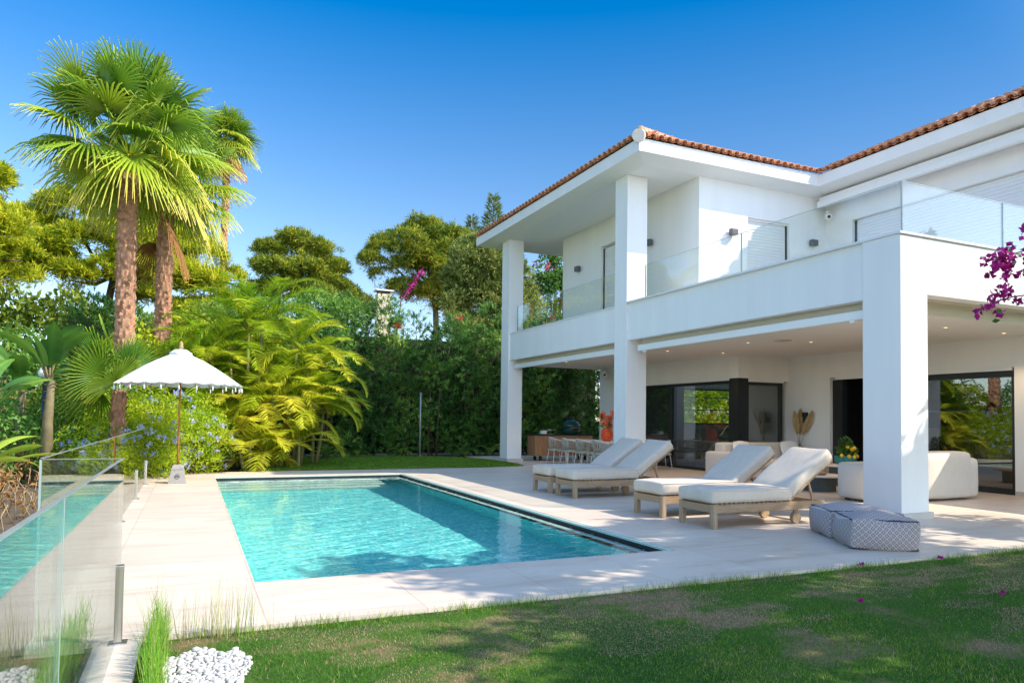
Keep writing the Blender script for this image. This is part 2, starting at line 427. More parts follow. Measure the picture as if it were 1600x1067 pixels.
def tuft_crown(fb, lobes, n, size=.3, blades=5, zs=.8, low=.3, shell=.4, lump=.25, seed=1, w=.16):
    P, d = lobe_points(lobes, n, shell, zs, low, lump, seed)
    keep = sfield(P, 1.3, seed + 5) > .33; P = P[keep]; d = d[keep]; n = len(P)
    v = RNG.random(n)
    for b in range(blades):
        D = d * .7 + unit(n) * .8 + np.array([0, 0, .35])
        fb.leaves(P + unit(n) * size * .3, D, unit(n), size * RNG.uniform(.6, 1.2, n), size * w * RNG.uniform(.8, 1.4, n), np.clip(v + RNG.normal(0, .1, n), 0, 1), .2, .1)

def trunk(parent, pts, rads, n=10, mat=None, name='trunk', limbs=()):
    m = MB(); m.tube(pts, rads, n)
    for lp, lr in limbs: m.tube(lp, lr, 6)
    return m.build(name, mat or BARK, parent)

def limbs_to(base, lobes, r0=.12):
    out = []
    for (x, y, z, r) in lobes:
        b = Vector(base); e = Vector((x, y, z - r * .2)); mid = (b + e) / 2 + Vector((0, 0, -.15 * (e - b).length))
        out.append(([b, mid, e], [r0, r0 * .6, r0 * .2]))
    return out

# ------------------------------------------------------------------ camera, sky, sun
cam = bpy.data.objects.new('camera', bpy.data.cameras.new('camera')); COL.objects.link(cam); S.camera = cam
CF, YAW, PITCH, ROLL, CY = 1109.37, .423400, .0346506, .0132457, 615.876
fw = Vector((math.sin(YAW) * math.cos(PITCH), math.cos(YAW) * math.cos(PITCH), math.sin(PITCH)))
rt = Vector((math.cos(YAW), -math.sin(YAW), 0)); up = rt.cross(fw)
r2 = math.cos(ROLL) * rt + math.sin(ROLL) * up; u2 = math.cos(ROLL) * up - math.sin(ROLL) * rt
mw = Matrix((r2, u2, -fw)).transposed().to_4x4(); mw.translation = (0, 0, 1.5)
cam.matrix_world = mw
cam.data.sensor_width = 36; cam.data.lens = CF / 1600 * 36; cam.data.shift_y = (CY - 533.5) / 1600
cam.data.clip_end = 2000; cam.data.clip_start = .02

SUN = Vector((.9, -.6, 1)).normalized(); EL = math.asin(SUN.z); AZ = math.atan2(SUN.x, SUN.y)
w = bpy.data.worlds.new('World'); S.world = w; w.use_nodes = True
sky = w.node_tree.nodes.new('ShaderNodeTexSky'); sky.sky_type = 'NISHITA'; sky.sun_disc = False
sky.sun_elevation = EL; sky.sun_rotation = AZ; sky.air_density = 1.0; sky.dust_density = .15; sky.ozone_density = 3.0; sky.altitude = 50
# deeper blue with height above the horizon
tc = w.node_tree.nodes.new('ShaderNodeTexCoord'); sx = w.node_tree.nodes.new('ShaderNodeSeparateXYZ'); mr = w.node_tree.nodes.new('ShaderNodeMapRange')
hs = w.node_tree.nodes.new('ShaderNodeHueSaturation')
w.node_tree.links.new(tc.outputs['Generated'], sx.inputs[0]); w.node_tree.links.new(sx.outputs[2], mr.inputs[0])
mr.inputs[1].default_value = .12; mr.inputs[2].default_value = .55; mr.inputs[3].default_value = .98; mr.inputs[4].default_value = 1.5
w.node_tree.links.new(mr.outputs[0], hs.inputs['Saturation']); w.node_tree.links.new(sky.outputs[0], hs.inputs['Color'])
# polarised darkening away from the left
dt = w.node_tree.nodes.new('ShaderNodeVectorMath'); dt.operation = 'DOT_PRODUCT'; dt.inputs[1].default_value = (1, 0, .25)
m2 = w.node_tree.nodes.new('ShaderNodeMapRange'); w.node_tree.links.new(tc.outputs['Generated'], dt.inputs[0]); w.node_tree.links.new(dt.outputs['Value'], m2.inputs[0])
m2.inputs[1].default_value = 0; m2.inputs[2].default_value = .95; m2.inputs[3].default_value = .86; m2.inputs[4].default_value = .50
w.node_tree.links.new(m2.outputs[0], hs.inputs['Value'])
# added fill: sky boosted brighter and warmer, out of view behind the camera, lifting shade
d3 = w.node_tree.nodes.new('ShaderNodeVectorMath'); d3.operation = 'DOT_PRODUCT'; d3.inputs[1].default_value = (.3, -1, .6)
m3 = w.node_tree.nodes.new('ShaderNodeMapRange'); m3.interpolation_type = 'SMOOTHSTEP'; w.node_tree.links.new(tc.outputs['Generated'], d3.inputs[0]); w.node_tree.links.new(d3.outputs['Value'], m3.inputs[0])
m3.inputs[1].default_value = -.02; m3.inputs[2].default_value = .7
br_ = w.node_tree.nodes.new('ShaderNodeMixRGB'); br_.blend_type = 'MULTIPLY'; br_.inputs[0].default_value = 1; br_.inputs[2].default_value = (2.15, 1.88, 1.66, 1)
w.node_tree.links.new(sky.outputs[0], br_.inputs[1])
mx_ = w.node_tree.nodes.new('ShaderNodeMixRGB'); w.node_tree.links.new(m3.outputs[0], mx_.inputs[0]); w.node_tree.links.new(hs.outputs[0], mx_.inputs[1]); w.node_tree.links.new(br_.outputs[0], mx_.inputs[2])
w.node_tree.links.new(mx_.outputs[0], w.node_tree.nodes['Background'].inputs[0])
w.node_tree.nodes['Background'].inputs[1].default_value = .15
sl = bpy.data.lights.new('sun', 'SUN'); sl.energy = 3.5; sl.angle = R(.55); sl.color = (1, .90, .76)
sl.cycles.is_caustics_light = True
so = bpy.data.objects.new('sun', sl); COL.objects.link(so); so.rotation_euler = (-SUN).to_track_quat('-Z', 'Y').to_euler()
so.location = (20, -10, 25)
S.view_settings.view_transform = 'Standard'; S.view_settings.look = 'None'; S.view_settings.exposure = 1.08; S.view_settings.gamma = 1
S.cycles.max_bounces = 8; S.cycles.transparent_max_bounces = 16; S.cycles.diffuse_bounces = 5
S.cycles.use_denoising = True; S.cycles.caustics_reflective = False; S.cycles.caustics_refractive = True
S.cycles.sample_clamp_indirect = 6

# ------------------------------------------------------------------ ground, paving, pool
PX0, PX1, PY0, PY1 = .535, 5.19, 6.80, 18.60          # pool opening in the paving
def sheet(name, mat, rects, z, kind='structure', sub=1):
    m = MB()
    for (x0, x1, y0, y1) in rects: m.add([(x0, y0, z), (x1, y0, z), (x1, y1, z), (x0, y1, z)], [(0, 1, 2, 3)])
    o = m.build(name, mat); o['kind'] = kind; return o
hx0, hx1, hy0, hy1 = .2, 5.5, 6.5, 18.9
sheet('ground', SOIL, [(-400, hx0, -300, 500), (hx1, 400, -300, 500), (hx0, hx1, -300, hy0), (hx0, hx1, hy1, 500)], -.07)
# paving slab as a ring round the pool, 5 cm thick, with front step and left strip
m = MB()
for r_ in [(-.93, PX0, 5.42, 20.25), (PX1, 10.0, 5.42, 20.25), (PX0, PX1, 5.42, PY0), (PX0, PX1, PY1, 20.25),
           (10.0, 30, 5.50, 26.6), (6.0, 10.0, 20.25, 20.9)]:
    m.box(*r_, -.065, 0)
pav = m.build('paving', DECK); pav['kind'] = 'structure'
# curved edge of the far lawn
def blob(pts, z): return MB().add([(x, y, z) for x, y in pts], [tuple(range(len(pts)))])
lawn_far = blob([(1.2, 20.25), (6.0, 20.25), (8.2, 20.3), (9.2, 20.55), (9.95, 21.2), (10.1, 22.6), (10.0, 24.6), (9.2, 26.3), (7.2, 27.3), (4.5, 27.0), (1.5, 25)], .006)
lf = lawn_far.build('far_lawn', LAWN); lf['kind'] = 'structure'
nl = sheet('near_lawn', LAWN, [(.36, 40, -12, 5.43), (-.262, .36, -12, 5.415)], -.035)
ks = MB(); ks.box(-.50, -.265, -2, 5.38, -.06, .004); k_ = ks.build('kerb_path', DECK); k_['kind'] = 'structure'
sheet('planting_bed', SOIL, [(-8, -.93, 4, 27), (-.93, 1.2, 20.26, 27)], -.05)

# pool basin: ledge, walls, floor, far steps, overflow slot on the house side and far side
bx0, bx1, by0, by1 = .56, 4.93, 6.84, 18.33; D = 1.35
pb = thing('pool_basin', None, None); pb['kind'] = 'structure'
m = MB()
m.add([(bx0, by0, -.09), (bx1, by0, -.09), (bx1, by1, -.09), (bx0, by1, -.09), (bx0, by0, -D), (bx1, by0, -D), (bx1, by1, -D), (bx0, by1, -D)],
      [(0, 1, 5, 4)[::-1], (1, 2, 6, 5)[::-1], (2, 3, 7, 6)[::-1], (3, 0, 4, 7)[::-1], (4, 5, 6, 7)])
m.build('basin_shell', POOLT, pb)
B('coping_face', DECK, pb, (.50, .56, 6.74, 18.6, -.2, -.004), (.56, 5.12, 6.76, 6.84, -.2, -.004))
B('ledge', LEDGE, pb, (4.93, 5.085, 6.84, 18.44, -.3, -.082), (.56, 4.93, 18.33, 18.44, -.3, -.082), (5.125, 5.20, 6.84, 18.62, -.03, -.006), (.56, 5.165, 18.575, 18.61, -.03, -.010))
B('overflow_slot', GUTTER, pb, (5.085, 5.125, 6.84, 18.575, -.3, -.17), (.56, 5.035, 18.44, 18.575, -.3, -.17), (5.125, 5.20, 6.84, 18.62, -.3, -.031), (.56, 5.165, 18.575, 18.61, -.3, -.031))
m = MB()
y = 7.3
while y < 18.3: m.box(5.085, 5.125, y, y + .018, -.17, -.07); y += .62
x = .9
while x < 5: m.box(x, x + .022, 18.44, 18.575, -.17, -.075); x += .62
m.build('slot_bracket', STEEL, pb)
m = MB()
for i in range(4):
    y1 = by1 - i * .36; m.box(bx0 + .002, 4.4, y1 - .36, y1 - (.002 if i == 0 else 0), -D + .002, -.20 - i * .24)
m.build('pool_steps', PALE, pb)
# water: closed body with a rippled surface
nx, ny = 160, 400; wx0, wx1, wy0, wy1 = bx0 - .02, bx1 + .11, by0 - .02, by1 + .11
X, Y = np.meshgrid(np.linspace(wx0, wx1, nx), np.linspace(wy0, wy1, ny))
P2 = np.stack([X.ravel(), Y.ravel(), np.zeros(X.size)], 1)
calm = .36 + .62 * sfield(P2, .45, 33)
Z = -.070 + calm * (.007 * (sfield(P2, 2.6, 3) - .5) + .0052 * (sfield(P2, 6.5, 9) - .5) + .0042 * (sfield(P2, 13, 19) - .5) + .0016 * (sfield(P2, 24, 29) - .5))
vs = [(a, b_, z) for a, b_, z in zip(X.ravel(), Y.ravel(), Z)]
fs = [(j * nx + i, j * nx + i + 1, (j + 1) * nx + i + 1, (j + 1) * nx + i) for j in range(ny - 1) for i in range(nx - 1)]
nb = len(vs); zb = -D - .05
bot = {}
def bi(k):
    if k not in bot: bot[k] = len(vs); vs.append((vs[k][0], vs[k][1], zb))
    return bot[k]
loop = [i for i in range(nx)] + [j * nx + nx - 1 for j in range(1, ny)] + [(ny - 1) * nx + i for i in range(nx - 2, -1, -1)] + [j * nx for j in range(ny - 2, 0, -1)]
for a, b_ in zip(loop, loop[1:] + loop[:1]): fs.append((b_, a, bi(a), bi(b_)))
fs.append(tuple(bot[k] for k in loop)[::-1])
mw_ = MB(); mw_.add(vs, fs, True)
wo = mw_.build('pool_water', WATER); wo['kind'] = 'structure'; wo.cycles.is_caustics_caster = True
for o in pb.children: o.cycles.is_caustics_receiver = True

# ------------------------------------------------------------------ villa
def BE(name, mat, parent, *boxes):
    for b in boxes: B(name, mat, parent, b)
V = thing('villa', 'white two storey villa with a terracotta tiled roof and a covered terrace', 'house', (10.5, 15, 0))
FX = 10.19                                               # plane of the pillars
ZS, ZC, ZT = 3.575, 3.42, 4.53                           # beam underside, terrace ceiling, parapet top
def pillar(x0, x1, y0, y1, z1, name='pillar'):
    p = B(name, WALL, V, (x0, x1, y0, y1, 0, z1), bevel=.012)
    B('skirting', SKIRT, p, (x0 - .015, x1 + .05, y0 - .05, y1, 0, .10)); return p
pillar(FX, 10.83, 7.68, 8.38, ZT)
pillar(FX, 10.81, 15.46, 16.04, 7.9)
pillar(FX, 10.75, 22.98, 23.62, 7.9)
B('parapet', WALL, V, (10.25, 10.47, 8.38, 15.46, ZS, ZT), (10.83, 24, 7.68, 7.92, 3.6, ZT))
B('parapet', WALL, V, (10.25, 10.47, 16.04, 22.98, ZS, ZT - .03))
CAPM = M_plain('coping_trim', (.74, .73, .75), .5, var=.01, bumps=0)
B('parapet_cap', CAPM, V, (10.17, 10.50, 7.66, 15.46, ZT + .001, ZT + .04), (10.50, 24, 7.66, 7.95, ZT + .001, ZT + .04))
B('parapet_cap', CAPM, V, (10.23, 10.50, 16.04, 22.98, ZT - .029, ZT + .01))
# balcony slab with its recess for the awnings; the underside is the terrace ceiling
B('terrace_ceiling', CEIL, V, (10.98, 17, 8.34, 23.35, ZC, 3.86), (17, 24, 8.34, 16, ZC, 3.86))
B('recess', BEIGE, V, (10.47, 10.98, 8.38, 23.0, 3.62, 3.86), (10.83, 24, 7.92, 8.34, 3.64, 3.86))
for (y0, y1) in ((8.50, 15.21), (16.06, 22.85)):
    a = B('awning_cassette', BEIGE, V, (10.50, 10.74, y0, y1, 3.44, 3.60), bevel=.02)
    B('front_bar', ALU, a, (10.36, 10.47, y0, y1, 3.275, 3.43), bevel=.015)
    for yy in (y0 + .25, y1 - .25): B('bracket', ALU, a, (10.38, 10.44, yy - .05, yy + .05, 3.235, 3.275))
# upper storey
def wall(mat=WALL, name='wall', parent=None, *bx): return B(name, mat, parent or V, *bx)
UX, UY = 11.93, 14.745
wall(WALL, 'upper_wall', V, (UX, UX + .3, 19.60, 22.2, 3.86, 7.9), (UX, UX + .3, UY, 17.3, 3.86, 7.9), (UX, UX + .3, 17.3, 19.60, 7.09, 7.9), (UX + .3, 22, 21.95, 22.2, 3.86, 7.9))
wall(WALL, 'upper_wall', V, (UX + .3, 13.56, UY, UY + .3, 3.86, 7.9), (15.06, 16.45, UY, UY + .3, 3.86, 7.9), (13.56, 15.06, UY, UY + .3, 7.04, 7.9))
wall(WALL, 'upper_wall', V, (16.45, 16.75, 13.85, UY, 3.86, 7.9), (16.45, 16.75, 8.6, 13.85, 7.10, 7.9), (16.45, 16.75, 8.6, 8.9, 3.86, 7.1), (16.75, 26, 8.6, 8.9, 3.86, 7.9))
def shutter(axis, a, b, c, z0, z1):
    """rolled-down slatted shutter set back in its opening"""
    m = MB(); z = z0
    while z < z1 - .001:
        h = min(.085, z1 - z)
        if axis == 'x': m.add([(a, c, z), (b, c, z), (b, c + .018, z + h), (a, c + .018, z + h)], [(0, 1, 2, 3)]); m.add([(a, c + .018, z + h - .006), (b, c + .018, z + h - .006), (b, c, z + h), (a, c, z + h)], [(0, 1, 2, 3)])
        else: m.add([(c, b, z), (c, a, z), (c + .018, a, z + h), (c + .018, b, z + h)], [(0, 1, 2, 3)]); m.add([(c + .018, b, z + h - .006), (c + .018, a, z + h - .006), (c, a, z + h), (c, b, z + h)], [(0, 1, 2, 3)])
        z += h
    o = m.build('shutter', SHUT, V)
    if axis == 'x': BE('guide_rail', DARK, o, (b + .001, b + .045, c - .02, c + .08, z0, z1))
    else: BE('guide_rail', DARK, o, (c - .02, c + .08, b + .001, b + .05, z0, z1), (c - .02, c + .08, a - .05, a - .001, z0, z1))
    return o
shutter('x', 13.56, 15.01, UY + .10, 3.87, 6.98)
BE('shutter_box', ALU, V, (13.56, 15.058, UY + .07, UY + .2, 6.981, 7.04))
shutter('y', 17.35, 19.545, UX + .10, 3.87, 7.03)
shutter('y', 8.95, 13.79, 16.57, 3.87, 7.08)
# soffit and eaves: flat over the rooms, rising slightly to the outer edge
EX, EY, EZ, FT = 9.66, 14.17, 8.0, 8.31                 # eave corner, fascia bottom and top
EYF = 24.9; RX = 15.55; RE = 8.5                                   # far end; eave line of the right wing
m = MB()
m.add([(10.19, 14.72, 7.9), (16.2, 14.72, 7.9), (16.2, 24.4, 7.9), (10.19, 24.4, 7.9), (EX, EY, EZ), (RX, EY, EZ), (EX, EYF, EZ), (16.2, EYF, EZ)],
      [(0, 3, 2, 1), (4, 0, 1, 5), (4, 6, 3, 0), (6, 7, 2, 3)])
m.add([(16.2, 14.72, 7.9), (16.2, RE, 7.9), (RX, EY, EZ), (RX, RE, EZ), (26, RE, 7.9), (26, 24.4, 7.9), (16.2, 24.4, 7.9)], [(0, 1, 3, 2)[::-1], (0, 1, 4, 5, 6)])
m.build('soffit', M_plain('soffit_paint', (.80, .785, .75), .9, var=.01, bumps=.05), V)
m = MB(); m.box(EX, RX + .02, EY, EY + .06, EZ - .001, FT); m.box(EX, EX + .06, EY + .06, EYF, EZ - .001, FT); m.box(RX, RX + .06, RE, EY, EZ - .001, FT); m.box(EX + .06, 16.2, EYF - .06, EYF, EZ - .001, FT)
m.build('fascia', WALL, V)
# barrel-tiled roof planes; each tile course a half pipe that tapers
roof = MB()
SL = math.tan(R(25))
def tile_plane(m, p0, p1, updir, length, ztop, spacing=.235, rows=None, clip=None):
    p0 = Vector(p0); p1 = Vector(p1); n = int((p1 - p0).length / spacing); d = (p1 - p0).normalized(); u = Vector((*updir, 0)).normalized() + Vector((0, 0, SL))
    u.normalize(); nn = u.cross(d);  nn = nn if nn.z > 0 else -nn; tl = .42
    for i in range(n):
        c = p0 + d * (spacing * (i + .5)); L = length(i / n) if callable(length) else length; k = max(1, int(L / tl)) if rows is None else min(rows, max(1, int(L / tl)))
        for j in range(k):
            a = c + u * (j * tl - (.07 if j == 0 else .03)) ; b = c + u * ((j + 1) * tl); jr = random.uniform(-.006, .006)
            r0, r1 = .098, .075; vs = []
            for (q, rr, lift) in ((a, r0, .03), (b, r1, .0)):
                for s_ in range(7):
                    t = PI * s_ / 6; vs.append(q + d * (math.cos(t) * rr + jr) + nn * (math.sin(t) * rr * .95 + lift))
            for (q, rr, lift) in ((a, r0 - .016, .03), (b, r1 - .016, .0)):
                for s_ in range(7):
                    t = PI * s_ / 6; vs.append(q + d * (math.cos(t) * rr + jr) + nn * (math.sin(t) * rr * .95 + lift))
            fs = [(s_, s_ + 1, 7 + s_ + 1, 7 + s_) for s_ in range(6)] + [(14 + s_, 21 + s_, 21 + s_ + 1, 14 + s_ + 1) for s_ in range(6)] + [(s_, 14 + s_, 14 + s_ + 1, s_ + 1) for s_ in range(6)]
            m.add(vs, fs, True)
            if j < 3 or True:   # channel tile between two covers, hanging lower
                cc = a + d * spacing * .5; ce = b + d * spacing * .5; vs = []
                for q, rr in ((cc, .085), (ce, .075)):
                    for s_ in range(5):
                        t = PI + PI * s_ / 4; vs.append(q + d * math.cos(t) * rr + nn * (math.sin(t) * rr * .6 + .035))
                m.add(vs, [(s_, s_ + 1, 5 + s_ + 1, 5 + s_)[::-1] for s_ in range(4)], True)
YR = (EY + EYF) / 2; HR = FT + .05
# left wing: hip roof, ridge along x
half = (EYF - EY) / 2
tile_plane(roof, (EX, EY, HR), (RX, EY, HR), (0, 1), lambda t: min(half, t * (RX - EX) + .3) / math.cos(R(25)), 0)
tile_plane(roof, (EX, EYF, HR), (EX, EY, HR), (1, 0), lambda t: min(half, min(t, 1 - t) * (EYF - EY) + .3) / math.cos(R(25)), 0)
# right wing: eave along y, facing the pool
tile_plane(roof, (RX, EY, HR), (RX, RE, HR), (1, 0), lambda t: 4.6 if t < .5 else 7.5, 0)
under = MB()
under.add([(EX, EY, FT), (EX, EYF, FT), (EX + half, YR, FT + half * SL), (RX + 6, EY, FT), (RX + 6, YR, FT + half * SL), (RX + 6, EYF, FT)], [(0, 1, 2)[::-1], (0, 3, 4, 2), (1, 2, 4, 5)])
under.add([(RX, EY, FT), (RX, RE, FT), (RX + 6.8, RE, FT + 6.8 * SL), (RX + 6.8, EY - 3, FT + 6.8 * SL), (RX + 4.1, EY + 1.5, FT + 4.1 * SL)], [(0, 1, 2, 3, 4)[::-1]])
rf = roof.build('roof', TERRA, V); under.build('roof_deck', M_plain('dark_felt', (.10, .07, .06), .9), rf)
# hip ridge caps with a mortared end cap at the corner
RIDGE = M_plain('ridge_tile', (.58, .34, .21), .8, var=.25, scale=6)
m = MB(); k = 14
for i in range(k):
    a = Vector((EX - .02, EY - .02, HR + .10)) + Vector((1, 1, SL)) * (i * .37 + .12); b = a + Vector((1, 1, SL)) * .42
    m.tube([a, b], [.135, .11], 10)
m.build('ridge_tiles', RIDGE, rf); m = MB()
for i in range(9):
    a = Vector((RX + .3, EY - .2, HR + .15)) + Vector((1, -.62, SL)) * (i * .40); m.tube([a, a + Vector((1, -.62, SL)) * .44], [.125, .10], 10)
m.build('ridge_tiles', RIDGE, rf); m = MB()
for i in range(6):
    a = Vector((RX + 6.6, EY - 3.0 - i * .42, HR + .1 + 6.6 * SL)); m.tube([a, a + Vector((0, -.45, 0))], [.13, .11], 10)
m.build('ridge_tiles', RIDGE, rf)
m = MB(); m.tube([(EX - .07, EY - .07, HR - .03), (EX + .22, EY + .22, HR + .12)], [.155, .14], 14, smooth=False); m.build('mortar_cap', MORTAR, rf)
# upper awning under the right eave
a = B('awning_cassette', ALU, V, (15.98, 16.40, 8.6, 14.56, 7.66, 7.84), bevel=.03); B('front_bar', ALU, a, (15.93, 16.02, 8.6, 14.58, 7.55, 7.72), bevel=.012)

# ground floor walls with openings
wall(WALL, 'ground_wall', V, (14.2, 14.45, 22.05, 23.35, 0, ZC), (14.2, 14.45, 15.8, 22.05, 2.76, ZC), (14.45, 16.1, 15.8, 16.05, 2.72, ZC), (14.45, 17.9, 23.1, 23.35, 0, ZC), (20.9, 24, 23.1, 23.35, 0, ZC), (17.9, 20.9, 23.1, 23.35, 0, 1.38), (17.9, 20.9, 23.1, 23.35, 2.82, ZC))
wall(WALL, 'ground_wall', V, (16.1, 16.4, 14.30, 16.05, 0, ZC), (16.1, 16.4, 9.46, 14.30, 2.76, ZC), (16.1, 16.4, 4.5, 9.46, 0, ZC + .2))
B('skirting', SKIRT, V, (16.08, 16.1, 4.5, 9.44, 0, .10))
B('corner_post', DARK, V, (14.19, 14.56, 15.79, 16.16, 0, 2.755))
BE('shutter_box', ALU, V, (14.17, 14.23, 16.16, 22.05, 2.70, 2.76), (14.56, 15.9, 15.77, 15.83, 2.66, 2.72))
BE('shutter_box', ALU, V, (16.07, 16.13, 9.50, 14.1, 2.69, 2.758))
def frame(parent, axis, a, b, c, z0, z1, w=.09, d=.10, name='sliding_door', parts=1):
    if axis == 'y': mk = lambda y0, y1, q0, q1: (c, c + d, y0, y1, q0, q1)
    else: mk = lambda x0, x1, q0, q1: (x0, x1, c, c + d, q0, q1)
    o = B(name, DARK, parent, mk(a, a + w, z0, z1), mk(b - w, b, z0, z1), mk(a + w, b - w, z1 - w, z1), mk(a + w, b - w, z0, z0 + w))
    g = (c + d * .5, c + d * .5 + .012) if axis == 'y' else None
    gb = (c + d * .5, c + d * .5 + .012, a + w - .01, b - w + .01, z0 + w - .01, z1 - w + .01) if axis == 'y' else (a + w - .01, b - w + .01, c + d * .5, c + d * .5 + .012, z0 + w - .01, z1 - w + .01)
    B('pane', WINGL, o, gb); return o
frame(V, 'y', 16.17, 19.12, 14.26, 0, 2.70)
frame(V, 'y', 18.98, 22.04, 14.37, 0, 2.70, w=.12)
frame(V, 'x', 14.57, 15.95, 15.88, 0, 2.66, name='window')
frame(V, 'y', 9.47, 12.2, 16.24, 0, 2.69, w=.13)
B('door_frame', DARK, V, (16.2, 16.38, 13.97, 14.29, 0, 2.69))
# rooms behind the glass
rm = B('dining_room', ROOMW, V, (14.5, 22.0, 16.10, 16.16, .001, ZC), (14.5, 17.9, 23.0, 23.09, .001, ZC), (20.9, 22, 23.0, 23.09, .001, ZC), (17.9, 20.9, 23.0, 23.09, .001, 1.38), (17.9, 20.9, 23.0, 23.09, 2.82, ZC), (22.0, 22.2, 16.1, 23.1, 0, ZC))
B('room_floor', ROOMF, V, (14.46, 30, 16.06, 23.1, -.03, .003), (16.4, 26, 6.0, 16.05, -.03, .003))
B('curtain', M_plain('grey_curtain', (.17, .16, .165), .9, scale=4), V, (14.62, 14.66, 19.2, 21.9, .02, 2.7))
bw = B('back_window', DARK, V, (17.9, 20.9, 23.16, 23.24, 1.38, 1.44), (17.9, 20.9, 23.16, 23.24, 2.76, 2.82), (17.9, 17.97, 23.16, 23.24, 1.44, 2.76), (20.83, 20.9, 23.16, 23.24, 1.44, 2.76))
m = MB()
for z in (1.95, 2.45): m.box(17.97, 20.83, 23.12, 23.14, z, z + .03)
m.build('blind_rail', DARK, bw)
B('kitchen_island', ROOMW, V, (18.2, 19.2, 17.5, 21.5, .004, .95))
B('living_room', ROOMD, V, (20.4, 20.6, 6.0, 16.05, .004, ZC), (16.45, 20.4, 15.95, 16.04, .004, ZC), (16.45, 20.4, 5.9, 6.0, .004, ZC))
B('sideboard', PANELB, V, (19.9, 20.3, 14.05, 15.6, .004, 1.4)); B('shelf', ROOMW, V, (20.0, 20.38, 13.0, 15.6, 1.86, 1.92))
m = MB()
m.rbox(17.6, 18.5, 9.2, 11.9, .004, .75, .12); m.rbox(18.5, 18.8, 9.2, 11.9, .004, 1.0, .1)
so_ = m.build('indoor_sofa', M_plain('brown_sofa', (.20, .14, .10), .9), None); tag(so_, 'brown sofa seen dimly through the right sliding glass door', 'sofa')
m = MB(); m.lathe([(.42, .42), (.42, .46), (.03, .46), (.03, .44)], (17.2, 12.6, 0)); m.lathe([(.2, 0), (.05, .03), (.04, .42)], (17.2, 12.6, .004)); o = m.build('indoor_table', ROOMW); tag(o, 'small round indoor table beyond the open sliding door', 'table')

# balcony glass
def gpane(par, *b): return B('glass_panel', GLASS, par, b)
bg = B('glass_channel', STEEL, V, (10.30, 10.335, 7.73, 14.8, ZT + .041, ZT + .05), (10.335, 24, 7.735, 7.765, ZT + .041, ZT + .05))
for a_, b_ in ((7.75, 11.38), (11.40, 14.80)): gpane(V, 10.305, 10.325, a_, b_, ZT + .045, 5.41)
for a_, b_ in ((10.345, 12.90), (12.92, 15.5), (15.52, 18.1), (18.12, 20.7)): gpane(V, a_, b_, 7.74, 7.76, ZT + .045, 5.405)
for a_, b_ in ((16.06, 19.18), (19.20, 22.50)): gpane(V, 10.31, 10.33, a_, b_, ZT + .01, 5.44)
gpane(V, 10.33, 12.0, 22.50, 22.52, ZT + .01, 5.44)

GE = M_plain('pane_edge', (.16, .22, .21), .3, bumps=0)
BE('pane_edge', GE, V, (10.303, 10.327, 7.738, 7.75, ZT + .046, 5.412), (10.303, 10.327, 11.381, 11.399, ZT + .046, 5.41), (10.303, 10.327, 14.80, 14.812, ZT + .046, 5.41), (12.901, 12.919, 7.739, 7.761, ZT + .046, 5.405), (15.501, 15.519, 7.739, 7.761, ZT + .046, 5.405), (10.308, 10.332, 19.181, 19.199, ZT + .01, 5.44), (10.308, 10.332, 22.5, 22.512, ZT + .01, 5.44))
GT = M_plain('pane_top_edge', (.50, .56, .55), .3, bumps=0)
BE('pane_top', GT, V, (10.306, 10.324, 7.75, 14.80, 5.411, 5.418), (10.345, 20.7, 7.741, 7.759, 5.406, 5.413), (10.311, 10.329, 16.06, 22.5, 5.441, 5.447))
# small fittings on the villa
def fitting(fn, name, label, cat, group=None):
    m = MB(); fn(m)
    return m
def wall_lamp(x, y, z, face, label):
    t = thing('wall_lamp', label, 'wall lamp', (x, y, z), 0, 'dark wall lamps on the upper storey')
    m = MB()
    if face == 'y': m.box(x - .03, x + .03, y - .04, y, z - .05, z + .05)
    else: m.box(x - .04, x, y - .03, y + .03, z - .05, z + .05)
    m.build('bracket', DARK, t)
    m = MB()
    if face == 'y': m.rbox(x - .11, x + .11, y - .17, y - .04, z - .085, z + .085, .015)
    else: m.rbox(x - .17, x - .04, y - .11, y + .11, z - .085, z + .085, .015)
    m.build('housing', M_plain('lamp_grey', (.10, .10, .11), .5, bumps=0), t)
wall_lamp(12.99, UY, 6.53, 'y', 'grey wall lamp in full sun left of the white shutter')
wall_lamp(15.88, UY, 6.57, 'y', 'grey wall lamp in shade right of the white shutter')
wall_lamp(UX, 20.98, 6.62, 'x', 'dark wall lamp on the shaded wall of the left balcony')
wall_lamp(UX, 16.83, 6.6, 'x', 'dark wall lamp half hidden behind the tall middle pillar')
def camera_fit(x, y, z, d, label):
    t = thing('security_camera', label, 'security camera', (x, y, z), 0, 'security cameras under the eaves and ceiling')
    d = Vector(d).normalized(); p = Vector((x, y, z))
    MB().lathe([(.07, -.03), (.075, 0), (.05, .02)], (x, y, z + .13), 14).tube([p + Vector((0, 0, .13)), p], .03, 10).build('mount', ALU, t)
    MB().tube([p - d * .07, p - d * .04, p + d * .12, p + d * .13], [.05, .085, .085, .07], 16).build('housing', ALU, t)
    MB().tube([p + d * .125, p + d * .14], [.05, .04], 12).build('lens', BLACK, t)
camera_fit(16.25, 14.50, 7.33, (-.5, -.9, -.3), 'white security camera in the corner below the right eave')
camera_fit(13.95, 22.6, 3.22, (-.5, -.8, -.4), 'white security camera under the terrace ceiling above the outdoor kitchen')
